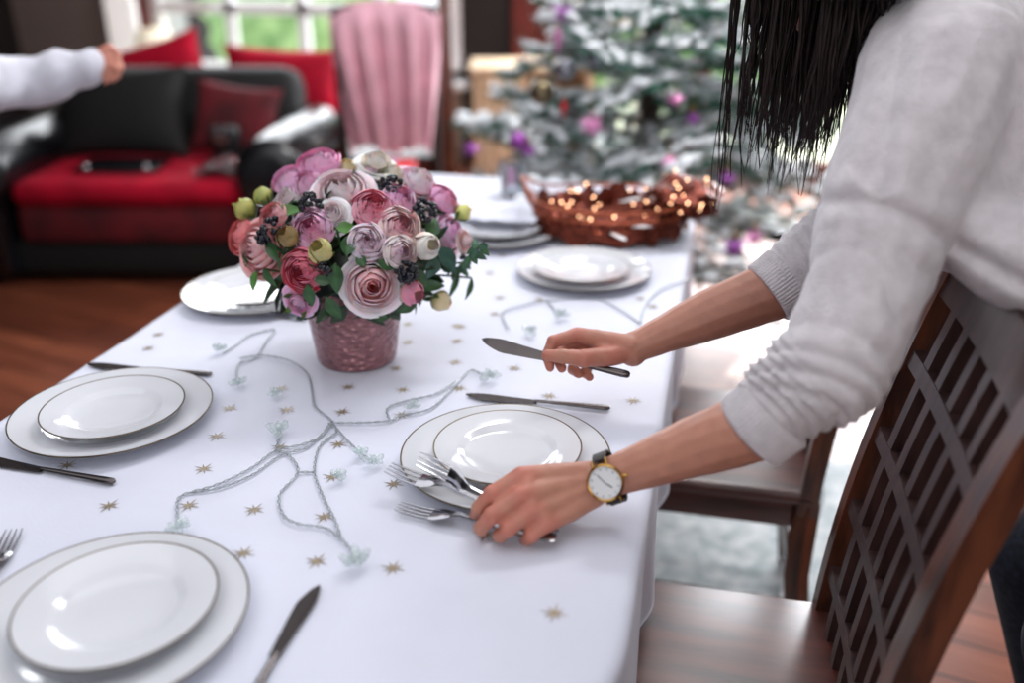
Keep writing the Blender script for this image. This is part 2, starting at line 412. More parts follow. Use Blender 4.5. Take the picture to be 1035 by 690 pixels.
def pillow(c, w_, h_, th, rotz, tilt, roll, material, label, name='throw_pillow', cat='pillow'):
    mb = MB(); mt = Matrix.Rotation(rotz, 3, 'Z') @ Matrix.Rotation(tilt, 3, 'X') @ Matrix.Rotation(roll, 3, 'Y')
    for sg in (-1, 1):
        def fn(u, v):
            a = u*2-1; b = v*2-1
            e = max(0, (1-abs(a)**2.4)*(1-abs(b)**2.4))**.45
            pinch = 1-.1*(1-abs(a))*abs(b)**3 - 0
            return Vector(c)+mt @ Vector((a*w_/2*(1-.1*(1-b*b)*abs(a)), sg*th/2*e, b*h_/2*(1-.1*(1-a*a)*abs(b))))
        mb.grid(20, 20, fn)
    return mb.build(name, material, None, label, cat)
pillow(S(-.18, 1.06, .74), .52, .40, .16, sr, R(-14), R(-16), M['red'], 'bright red cushion tilted on top of the black sofa back')
pillow(S(.42, 1.16, .72), .62, .34, .2, sr, R(-10), R(3), M['red'], 'wide red cushion against the window, behind the right sofa arm')
pillow(S(.345, .52, .63), .40, .34, .14, sr, R(-22), R(8), M['red_dark'], 'dark red cushion leaning inside the right sofa arm')
pillow(S(-.165, .50, .67), .60, .42, .16, sr, R(-16), R(0), M['dark_leather'], 'black leather back cushion standing on the red seat')
# shiny bits on the sofa
m = MB()
def foil(u, v):
    p = S(.36+.18*(u-.5), .16+.22*(v-.5), .475)
    return p+Vector((0, 0, .03*abs(ns(u*5, v*5, 2))*2+.02*math.sin(u*3.14)))
m.grid(12, 12, foil); m.build('plastic_wrap', M['glassware'], None, 'crumpled clear wrapping lying on the red sofa seat', 'wrapping', smooth=False)
t = thing('toy_camera', 'small black camera with a bright lens standing on the red seat', 'camera', S(.33, .38, .46))
m = MB(); m.box(S(.33, .38, .55), (.13, .09, .16), sr, .02); m.build('body', M['black'], t)
m = MB(); m.lathe([(1e-4, 0), (.035, 0), (.035, .03), (1e-4, .032)], S(.33, .335, .6), n=20, mt=Matrix.Rotation(sr, 3, 'Z') @ Matrix.Rotation(R(90), 3, 'X')); m.build('lens', M['silver'], t)
t = thing('laptop', 'closed black laptop with shiny corners lying at the back of the sofa seat', 'laptop', S(-.14, .2, .46))
m = MB(); m.box(S(-.1, .26, .478), (.36, .24, .02), sr, .008); m.build('lid', M['leather'], t)
m = MB()
for a in (-.22, .04): m.ball(S(a, .15, .492), .016, 8)
m.build('corner_cap', M['silver'], t)
# lamp on the sill
lp = aY(160, 66, 5.86)
t = thing('table_lamp', 'cream table lamp with a cone shade on the window sill', 'lamp', (lp.x, 5.86, ZS))
m = MB(); m.lathe([(1e-4, .007), (.06, .007), (.065, .02), (.03, .05), (.02, .1), (1e-4, .1)], (lp.x, 5.86, ZS), n=24); m.build('lamp_base', M['ceramic'], t)
m = MB(); m.lathe([(.17, .08), (.10, .30)], (lp.x, 5.86, ZS), n=32); m.build('lamp_shade', M['shade'], t)
# ------------------------------------------------------------------ shawl chair
P0 = ad(388, 5, 4.0); cx_, cy_ = P0.x, P0.y; rz_ = YAW+R(8)
def Q(a, b, z): return Vector((cx_, cy_, 0)) + Vector((math.cos(rz_), math.sin(rz_), 0))*a + Vector((-math.sin(rz_), math.cos(rz_), 0))*b + Vector((0, 0, z))
t = thing('dining_chair', 'dark tall wooden chair carrying the pink shawl, in front of the window', 'chair', Q(0, .2, 0))
for a in (-.21, .21):
    m = MB(); m.tube([Q(a, .02, 0), Q(a, .0, .45), Q(a, -.06, 1.12)], [.022, .024, .02], 8); m.build('leg', M['dark_wood'], t)
    m = MB(); m.tube([Q(a, .42, 0), Q(a, .42, .43)], [.018, .024], 8); m.build('leg', M['dark_wood'], t)
m = MB(); m.box(Q(0, .22, .45), (.46, .44, .04), rz_, .015); m.build('seat', M['dark_wood'], t)
m = MB()
for z in (1.1, .9, .65): m.box(Q(0, -.06+.05*(1.1-z)/.45, z), (.44, .025, .08), rz_, .01)
m.build('back_rail', M['dark_wood'], t)
m = MB()
def shawl(u, v):
    a = -.235+.47*u; s_ = (v-.42)*1.2      # arc length from the crest
    fold = .036*math.sin(u*30+2.2*math.sin(v*3.2))+.02*math.sin(u*13+v*5)
    nar = 1-.75*max(0, abs(s_)-.14)
    if s_ < 0: b = -.085-.012+fold*min(1, -s_*5)-.02*(-s_); z = 1.15+s_*1.22
    else: b = -.03+fold*min(1, s_*5); z = 1.15-s_*.7
    if abs(s_) < .04: z += .012; b = -.06+(s_/.04)*.03
    z -= .05*(abs(u-.5)*2)**4; z += .05*math.sin(u*9+2)*max(0, v-.75)*4 + (.03*math.sin(u*7+1) if v < .02 else 0)
    return Q(a*nar, b, z)
m.grid(90, 40, shawl); m.build('shawl', M['shawl'], None, 'long pink shawl draped in folds over the back of the tall dark chair', 'shawl')
# dark post and clutter between chair and crate
m = MB(); p = ad(452, 100, 4.5); m.box((p.x, p.y, .6), (.07, .05, 1.2), YAW, .01); m.build('wooden_post', M['stile_wood'], None, 'slim orange brown wooden post right of the shawl chair', 'post')
t = thing('sideboard', 'low dark sideboard behind the shawl chair', 'cabinet', (-1.95, 5.45, 0))
m = MB(); m.box((-1.98, 5.42, .32), (.62, .36, .56), 0, .01); m.build('body', M['dark_wood'], t)
m = MB(); m.box((-1.98, 5.42, .615), (.66, .4, .03), 0, .01); m.build('top', M['dark_wood'], t)
for a in (-.15, .15):
    m = MB(); m.box((-1.98+a, 5.235, .32), (.28, .014, .5), 0, .004); dd = m.build('door', M['red_wood'], t)
    m = MB(); m.ball((-1.98+a*.25, 5.22, .34), .012, 8); m.build('knob', M['gold'], dd)
for a in (-.27, .27):
    for b in (-.14, .14):
        m = MB(); m.tube([(-1.98+a, 5.42+b, 0), (-1.98+a, 5.42+b, .05)], .02, 8); m.build('foot', M['dark_wood'], t)
p = ad(402, 168, 3.6)
for px, py, w_, lb in ((398, 172, .17, 'flat red gift box with a pale ribbon on a stool beside the shawl chair'),):
    t0 = ad(px, py+14, 3.55)
    g = thing('gift_box', lb, 'gift', (t0.x, t0.y, t0.z))
    m = MB(); m.box((t0.x, t0.y, t0.z+.04), (w_, .14, .08), YAW, .004); m.build('box', M['gift_red'], g)
    m = MB(); m.box((t0.x, t0.y, t0.z+.0415), (.025, .144, .086), YAW, .002); m.build('ribbon', M['pink'], g)
    q = thing('stool', 'small dark stool under the red gift box', 'stool', (t0.x, t0.y, 0))
    m = MB(); m.lathe([(1e-4, t0.z-.03), (.14, t0.z-.03), (.145, t0.z-.015), (.14, t0.z), (1e-4, t0.z)], (t0.x, t0.y, 0), n=28); m.build('seat', M['dark_wood'], q)
    for k_ in range(3):
        a = k_*2.09+.4; m = MB(); m.tube([(t0.x+.13*math.cos(a), t0.y+.13*math.sin(a), 0), (t0.x+.08*math.cos(a), t0.y+.08*math.sin(a), t0.z-.03)], [.013, .017], 8); m.build('leg', M['dark_wood'], q)
# pine crate
A = ad(478, 74, 4.9); B = ad(600, 80, 4.9); zt = A.z
c0 = (A+B)/2; t = thing('pine_crate', 'pale pine crate cabinet standing left of the christmas tree', 'crate', (c0.x, c0.y+.2, 0))
W_ = (B-A).length
def K(a, b, z): return Vector((c0.x, c0.y, 0))+CR*a+sy*b+Vector((0, 0, z))
m = MB(); m.box(K(-W_/2+.02, .2, zt/2), (.04, .42, zt), YAW, .004); m.build('side_panel', M['pine'], t)
m = MB(); m.box(K(W_/2-.02, .2, zt/2), (.04, .42, zt), YAW, .004); m.build('side_panel', M['pine'], t)
m = MB(); m.box(K(0, .2, zt+.015), (W_+.04, .46, .03), YAW, .004); m.build('top', M['pine'], t)
m = MB(); m.box(K(0, .4, zt/2), (W_-.08, .02, zt-.02), YAW); m.build('back_panel', M['pine'], t)
m = MB(); m.box(K(-W_/2+.17, .0, zt/2), (.24, .025, zt-.02), YAW, .004); m.build('front_panel', M['pine'], t)
for z in (.12, .45): m = MB(); m.box(K(.1, .18, z), (W_-.3, .36, .02), YAW); m.build('shelf', M['pine'], t)
m = MB()
for i in range(9): m.tube([K(-.02+i*.04, .0, .05), K(-.02+i*.04, .0, zt-.02)], .004, 6)
m.build('wire_grille', M['gold'], t)
# ------------------------------------------------------------------ table and cloth
TX0, TX1, TY0, TY1, TZ = -.995, -.045, .47, 2.62, .75
m = MB()
tb = thing('dining_table', 'long dining table hidden under the white starred cloth', 'table', (-.52, 1.5, 0))
m.box((-.52, 1.545, .715), (.9, 2.1, .04), 0, .01); m.build('tabletop', M['chair_wood'], tb)
for x in (-.9, -.14):
    for y in (.62, 2.45): m = MB(); m.tube([(x, y, 0), (x, y, .695)], [.03, .038], 10); m.build('leg', M['chair_wood'], tb)
def rr(x, y):
    r = .26 if (y < 1.4 and x > -.52) else .1
    cx, cy = (TX0+TX1)/2, (TY0+TY1)/2; hx_, hy = (TX1-TX0)/2-r-.012, (TY1-TY0)/2-r-.012
    px, py = x-cx, y-cy; qx, qy = max(-hx_, min(hx_, px)), max(-hy, min(hy, py))
    if abs(px) <= hx_ or abs(py) <= hy:
        pass
    d = Vector((px-qx, py-qy)); L = d.length
    if L < 1e-9: return -1, None, None
    n = d/L; return L-r, Vector((cx+qx, cy+qy))+n*r, n
def cloth_h(x, y):
    return TZ + .0020*ns(x*7, y*5, 1)+.0024*abs(ns(x*3+4, y*3+x*2, 7)) + .0006*ns(x*25, y*19, 3)
def cloth_pt(x, y):
    d, b, n = rr(x, y)
    if d <= 0: return Vector((x, y, cloth_h(x, y)))
    arc = b.y*1.0-b.x*1.3
    r0 = .012
    if d < r0*1.57: a = d/r0; out = r0*math.sin(a); z = r0*(math.cos(a)-1)
    else:
        dd = d-r0*1.57; k = min(1, dd/.25)
        out = r0+k*(.010*math.sin(arc*17+1.3*math.sin(arc*5))+.005*math.sin(arc*37+2)-.004)
        z = -r0-dd
    p = b+n*out
    return Vector((p.x, p.y, cloth_h(b.x, b.y)+z))
m = MB(); nx, ny = 126, 226; DR = .27
vs = []; fs = []; ok = {}
for j in range(ny+1):
    for i in range(nx+1):
        x = TX0-DR+(TX1-TX0+2*DR)*i/nx; y = TY0-DR+(TY1-TY0+2*DR)*j/ny
        d, b, n = rr(x, y)
        if d > DR:   # trim the corners of the sheet to a rounded hem
            q = b+n*DR; x, y = q.x, q.y
        vs.append(cloth_pt(x, y))
fs = [(j*(nx+1)+i, j*(nx+1)+i+1, (j+1)*(nx+1)+i+1, (j+1)*(nx+1)+i) for j in range(ny) for i in range(nx)]
m.add(vs, fs)
stars = [(110, 511), (68, 470), (191, 511), (206, 474), (219, 441), (232, 412), (257, 515), (246, 559), (320, 567), (397, 574), (328, 522), (336, 482), (342, 449), (346, 416), (352, 391), (290, 414), (398, 489), (406, 419), (407, 394), (412, 346), (412, 328), (462, 345), (460, 366), (520, 372), (555, 400), (640, 405), (150, 352), (220, 316), (160, 338), (500, 318), (465, 331), (505, 301), (545, 303), (647, 302), (495, 276), (508, 258), (660, 310), (464, 392), (462, 330), (503, 410), (284, 393), (283, 452), (490, 540), (560, 620), (400, 372)]
for k, (px, py) in enumerate(stars):
    c = at(px, py, TZ+.001)
    if rr(c.x, c.y)[0] > -.01: continue
    sv = []; a0 = random.uniform(-.1, .1)-.1; rad = .0165
    for i in range(16):
        a = a0+math.pi*2*i/16; rr_ = rad*(1.0 if i % 4 == 0 else .78) if i % 2 == 0 else rad*.24
        x = c.x+rr_*math.cos(a); y = c.y+rr_*math.sin(a); sv.append(Vector((x, y, cloth_h(x, y)+.0008)))
    sv.append(Vector((c.x, c.y, cloth_h(c.x, c.y)+.0008)))
    m.add(sv, [(i, (i+1) % 16, 16) for i in range(16)], mi=1)
m.build('tablecloth', [M['cloth'], M['star']], None, 'white tablecloth printed with small golden stars, hanging over the long table', 'tablecloth', angle=0)
# ------------------------------------------------------------------ plates
def plate(name, Rr, mt_, label, loc):
    m = MB(); k = Rr/.143
    prof = [(1e-4, .004), (.3*Rr, .004), (.56*Rr, .0045), (.60*Rr, .006), (.66*Rr, .0125*k**.5), (.70*Rr, .014*k**.5), (.86*Rr, .0165*k**.5), (.985*Rr, .0195*k**.5), (Rr, .0197*k**.5), (Rr*.998, .0178*k**.5), (.86*Rr, .0143*k**.5), (.68*Rr, .010*k**.5), (.62*Rr, .002), (.56*Rr, 0), (.54*Rr, .0015), (1e-4, .0015)]
    m.lathe(prof, (0, 0, 0), n=96); return m.build(name, mt_, None, label, 'plate', origin=(0, 0, 0), angle=50)
settings = [  # px centre of charger rim, px centre of side plate, where
    ((511, 456.5), (513, 447), 'between the two hands'),
    ((108, 619), (118, 604), 'in the bottom left corner'),
    ((114, 412), (114, 407), 'at the left table edge'),
    ((590, 269.5), (588, 267), 'in front of the copper basket'),
    ((259, 290), (262, 286), 'left behind the bouquet'),
    ((503, 231), (505, 226), 'left of the copper basket'),
]
big = small = None
for (c1, c2, wh) in settings:
    p = at(c1[0], c1[1], TZ+.0195+.002); l1 = (p.x, p.y, TZ+.002)
    q = at(c2[0], c2[1], TZ+.0365); l2 = (q.x, q.y, TZ+.002+.0155)
    la = 'large white charger plate with metallic rim, '+wh; lb = 'small white plate on the charger '+wh
    if big is None:
        big = plate('charger_plate', .139, M['plate_big'], la, l1); big.location = l1; big['group'] = 'white charger plates'
        small = plate('side_plate', .098, M['plate_small'], lb, l2); small.location = l2; small['group'] = 'small plates on the chargers'
    else: dup(big, l1, label=la); dup(small, l2, label=lb)
# ------------------------------------------------------------------ cutlery
def knife_mesh(m_b, m_h, label, group):   # along +X, tip at 0, handle end at .222
    o = thing('table_knife', label, 'knife', (0, 0, 0), group)
    m = MB(); n = 16; vs = []
    for i in range(n+1):
        t_ = i/n; x = t_*.112
        w_ = .0125*min(1, (t_*1.0/.28)**.55) if t_ < .28 else .0125-.0055*(t_-.28)/.72
        off = .0028*(1-t_)**2
        vs += [Vector((x, -w_+off, 0)), Vector((x, w_*.55+off, 0)), Vector((x, w_*.62+off, .0016)), Vector((x, -w_+off, .0006))]
    fs = []
    for i in range(n):
        for a in range(4): b = (a+1) % 4; fs.append((i*4+a, (i+1)*4+a, (i+1)*4+b, i*4+b))
    m.add(vs, fs+[(0, 1, 2, 3), (n*4+3, n*4+2, n*4+1, n*4)]); m.build('blade', m_b, o)
    m = MB(); pts = [(.108, .0035), (.118, .0042), (.14, .0046), (.18, .0058), (.21, .0068), (.219, .0062), (.222, .003)]
    m.tube([(x, 0, .0022) for x, r in pts], [r*.55 for x, r in pts], 12, sx=1.55, up=(0, 0, 1)); m.build('handle', m_h, o)
    return o
def fork_mesh(m_, label, group):
    o = thing('table_fork', label, 'fork', (0, 0, 0), group)
    m = MB()
    for k in range(4):
        y = -.0096+.0064*k
        pts = [(0, y*.9, .0035), (.012, y, .0022), (.03, y, .001), (.05, y, .0014)]
        m.tube(pts, [.0007, .0012, .0015, .0016], 8, sx=1.0)
    m.build('tines', m_, o)
    m = MB(); vs = []; prof = [(.047, .0118), (.056, .0122), (.066, .010), (.075, .006), (.085, .0036), (.11, .003), (.15, .0045), (.185, .0068), (.2, .0066), (.205, .004)]
    for x, w_ in prof:
        z = .0012+.009*math.exp(-((x-.09)/.03)**2)+.003*max(0, (x-.12)/.08)
        vs += [Vector((x, -w_, z)), Vector((x, w_, z)), Vector((x, w_*.8, z+.0018)), Vector((x, -w_*.8, z+.0018))]
    fs = []
    for i in range(len(prof)-1):
        for a in range(4): b = (a+1) % 4; fs.append((i*4+a, (i+1)*4+a, (i+1)*4+b, i*4+b))
    n = len(prof)-1; m.add(vs, fs+[(0, 1, 2, 3), (n*4+3, n*4+2, n*4+1, n*4)]); m.build('handle', m_, o)
    return o
def place(o, a, b, first, label, roll=0, end=0):
    if end: a = b-(b-a).normalized()*end
    """lay o with its origin tip at a, pointing to b"""
    x = (b-a).normalized(); y = Vector((0, 0, 1)).cross(x).normalized(); z = x.cross(y)
    mt = Matrix((x, y, z)).transposed() @ Matrix.Rotation(roll, 3, 'X')
    if first: o.location = a; o.rotation_euler = mt.to_euler(); o['label'] = label; return o
    return dup(o, a, label=label, rot=mt.to_euler())
zc = TZ+.0035
kn = knife_mesh(M['steel_dark'], M['steel_dark'], '', 'dinner knives')
kn['label'] = 'x'
place(kn, at(467, 399, zc), at(618, 413.5, zc), True, 'dark shining knife lying behind the plate between the hands', end=.224)
place(kn, at(321, 591, zc), at(262, 692, zc), False, 'knife pointing away, lying right of the bottom left plate')
place(kn, at(-100, 449, zc), at(116, 488, zc), False, 'silver knife entering from the left edge, below the left plate', end=.222)
place(kn, at(119, 371, zc), at(214, 379, zc), False, 'knife lying just behind the left plate', end=.222)
place(kn, at(206, 306, zc), at(300, 313, zc), False, 'knife in front of the plate behind the bouquet')
# knife held in the right hand
ka = ad(486, 344, 1.345); kb = ad(632, 378, 1.315)
place(kn, ka, kb, False, 'raised dark knife held level in the right hand', roll=R(55))
fk = fork_mesh(M['silver'], 'x', 'dinner forks')
place(fk, at(15, 537, zc), at(-18, 600, zc), True, 'fork with tines at the left picture edge')
place(fk, at(212, 312, zc), at(300, 322, zc), False, 'fork nearest the plate behind the bouquet')
HF = [('fork with tines spread low, lowest one under the left hand', at(402, 513, TZ+.006), at(583, 553, TZ+.012), 0),
      ('fork held above the plate rim in the left hand', at(392, 474, .781), at(556, 534, .763), R(10)),
      ('fork turned on its side, topmost in the left hand', at(424, 463, .800), at(545, 528, .770), R(70))]
for lb, a, b, ro in HF: place(fk, a, b, False, lb, ro)
# ------------------------------------------------------------------ fairy lights
def bulb(c, s_, seed):
    rnd = random.Random(seed); m = MB()
    for k in range(6):
        a = k*math.pi/3+rnd.uniform(-.2, .2); el = rnd.uniform(.1, .9)
        d = Vector((math.cos(a)*math.cos(el), math.sin(a)*math.cos(el), math.sin(el)))
        fr = frame(d, rnd.uniform(0, 3)); L = s_*rnd.uniform(.85, 1.1)
        pr = [(1e-4, 0), (.22*L, .3*L), (.3*L, .62*L), (.16*L, .92*L), (1e-4, L)]
        m.lathe(pr, c, n=5, mt=fr)
    m.ball(c+Vector((0, 0, s_*.4)), s_*.3, 6)
    return m
def twist(mb, pts, r=.0008):
    sp = spline(pts, 14); L = 0; A_ = []; B_ = []
    for i, p in enumerate(sp):
        if i: L += (p-sp[i-1]).length
        t_ = (sp[min(i+1, len(sp)-1)]-sp[max(i-1, 0)]).normalized(); u = t_.cross(Vector((0, 0, 1))).normalized(); w_ = u.cross(t_)
        a = L/.026*2*math.pi
        d = (u*math.cos(a)*1.7+w_*math.sin(a))*r*1.15
        A_.append(p+d); B_.append(p-d)
    mb.tube(A_, r, 6); mb.tube(B_, r, 6)
def wl(lst, z=None): return [at(x, y, (TZ+.0045 if z is None else z)) for x, y in lst]
t = thing('fairy_lights', 'clear fairy light string with glass flowers tangled in front of the vase', 'string lights', at(300, 430, TZ+.001))
m = MB()
for l in ([(225, 357), (238, 349), (254, 338), (277, 333), (270, 344), (257, 362), (241, 368), (239, 385)],
          [(242, 362), (266, 359), (292, 364), (310, 377), (315, 394), (318, 410), (333, 423), (340, 433), (357, 451), (375, 466)],
          [(333, 427), (325, 440), (305, 449), (279, 455), (253, 473), (218, 490), (183, 501), (179, 516), (181, 529)],
          [(336, 425), (327, 437), (310, 452), (283, 460), (256, 479), (222, 493), (190, 498)],
          [(279, 455), (292, 460), (301, 477), (283, 499), (286, 520), (301, 529), (327, 533), (342, 542), (353, 553), (358, 562)],
          [(333, 427), (340, 436), (323, 451), (318, 477), (327, 503), (338, 525), (344, 542)],
          [(301, 477), (318, 477)], [(283, 436), (279, 455)],
          [(338, 427), (366, 427), (394, 425), (404, 420), (436, 412), (461, 388), (476, 374), (490, 381)],
          [(394, 425), (392, 412), (414, 404), (440, 398), (461, 385)]): twist(m, wl(l))
m.build('wire', M['wire'], t, angle=0)
for k, (x, y, s_) in enumerate([(222, 354, .017), (241, 388, .017), (283, 436, .021), (364, 458, .014), (378, 467, .016), (182, 534, .017), (360, 569, .021), (342, 482, .015), (279, 398, .014), (495, 381, .019), (418, 411, .015)]):
    b = bulb(at(x, y, TZ+.009), s_, k); b.build('glass_bulb', M['glass_bulb'], t, smooth=False)
t = thing('fairy_lights', 'fairy light string running off the right table edge toward the tree', 'string lights', at(600, 305, TZ+.001))
m = MB()
twist(m, wl([(514, 333), (508, 316), (531, 308), (552, 304), (598, 301), (625, 312), (647, 327)]))
twist(m, wl([(552, 304), (560, 312), (566, 318)]))
twist(m, wl([(647, 327), (653, 308), (668, 293), (688, 285)])+[ad(700, 281, 1.97), ad(722, 275, 2.05), ad(748, 271, 2.12), ad(772, 256, 2.2), ad(786, 240, 2.24)])
m.build('wire', M['wire'], t, angle=0)
for k, (x, y, s_) in enumerate([(536, 336, .018), (567, 319, .018)]): bulb(at(x, y, TZ+.009), s_, k+40).build('glass_bulb', M['glass_bulb'], t, smooth=False)
m = MB(); p = ad(787, 238, 2.24); m.box(p, (.045, .03, .022), .4, .006); m.build('plug', M['black'], t)
# ------------------------------------------------------------------ vase and bouquet
VC0 = at(363, 357, TZ); VC = at(361.5, 361, TZ); VC.z = TZ+.0025
m = MB()
m.lathe([(1e-4, .003), (.05, .003), (.0565, .0), (.0585, .005), (.063, .04), (.068, .08), (.0725, .115), (.0745, .128), (.0745, .131), (.0725, .131), (.071, .125), (.066, .08), (.06, .03), (.055, .012), (1e-4, .011)], VC, n=64, mt=Matrix.Diagonal((1.13, 1.13, 1.06)))
m.build('vase', M['vase'], None, 'hammered dusty pink vase holding the bouquet', 'vase', angle=50)
BC = VC0+Vector((0, 0, .182)); BR = Vector((.172, .165, .128))
def bq(cx, cy, push=1.0):
    """bouquet surface point seen at zoomed-crop coordinate; returns point and outward normal"""
    px = 220+cx/2.76; py = 140+cy/2.76; d = ray(px, py); o = CO-BC
    A_ = Vector((o.x/BR.x, o.y/BR.y, o.z/BR.z)); D_ = Vector((d.x/BR.x, d.y/BR.y, d.z/BR.z))
    a = D_.dot(D_); b = 2*A_.dot(D_); c = A_.dot(A_)-push*push; disc = b*b-4*a*c
    if disc > 0: t_ = (-b-math.sqrt(disc))/(2*a)
    else: t_ = -b/(2*a)
    p = CO+d*t_; n = Vector(((p-BC).x/BR.x**2, (p-BC).y/BR.y**2, (p-BC).z/BR.z**2)).normalized()
    return p, n, t_
def mixc(a, b, f): return tuple(a[i]*(1-f)+b[i]*f for i in range(3))
def blossom(mb, c, n, Rr, kind, cin, cout, seed):
    rnd = random.Random(seed); fr = frame(n, rnd.uniform(0, 6))
    L = {'rose': 8, 'ran': 9, 'bud': 4, 'open': 7, 'pom': 10}[kind]
    for i in range(L):
        f = i/(L-1)
        if kind == 'rose': o = max(0, f-.3)*1.1; rm = .16+.84*f**.95; h = 1.12-.42*f; k = 3 if i < 3 else 5
        elif kind == 'ran': o = .35*f; rm = .14+.8*f; h = 1.25-.35*f; k = 4 if i < 3 else 6
        elif kind == 'bud': o = .02*f; rm = .55+.3*f; h = 1.75-.25*f; k = 4
        elif kind == 'pom': o = .5*f; rm = .14+.84*f; h = 1.1-.2*f; k = 5 if i < 4 else 7
        else: o = .2+.8*f; rm = .2+.85*f; h = 1.0-.5*f; k = 5
        hw = (1.35 if i < 3 else 1.0)*math.pi/k*1.25
        for q in range(k):
            ph = 2*math.pi*(q+rnd.uniform(-.12, .12))/k+i*1.1; hh = h*rnd.uniform(.93, 1.05); rmm = rm*rnd.uniform(.95, 1.04); sd = rnd.uniform(0, 50); tw = rnd.uniform(.03, .09)
            curl = (.13 if kind in ('rose', 'open') else .04)*max(0, f-.35)*rnd.uniform(.6, 1.5)
            def fn(u, v):
                a = (u*2-1); vt = v*(1-.16*abs(a)**3)
                s1 = math.sin(min(vt*(1.0+.55*(1-o)), 1.75)*math.pi/2)
                rho = rmm*(s1*(1+tw*a)) + curl*vt**4*1.6 + .03*ns(a*2, vt*3, sd)*vt
                z = -.62+hh*(vt**1.15) - curl*vt**6*1.4*(1+.5*ns(a*1.5, sd)) - (.3*o*vt*vt*f)
                an = ph+a*hw*(.35+.65*min(1, v*2.2))
                p = Vector((rho*math.cos(an), rho*math.sin(an), z))*Rr
                return c+fr @ p
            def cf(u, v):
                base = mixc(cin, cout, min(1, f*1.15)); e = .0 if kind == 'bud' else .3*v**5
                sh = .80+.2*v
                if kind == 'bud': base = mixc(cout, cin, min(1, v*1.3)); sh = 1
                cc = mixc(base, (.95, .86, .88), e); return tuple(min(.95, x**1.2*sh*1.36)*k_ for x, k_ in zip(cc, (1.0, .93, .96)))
            mb.grid(7, 7, fn, cf)
CW = hx(244, 214, 216); CP = hx(240, 172, 200); CH = hx(222, 70, 112); CD = hx(214, 72, 96); CC = hx(248, 226, 208); CG = hx(190, 188, 120); CR_ = hx(206, 66, 66); CDU = hx(222, 160, 160); CB = hx(248, 220, 222)
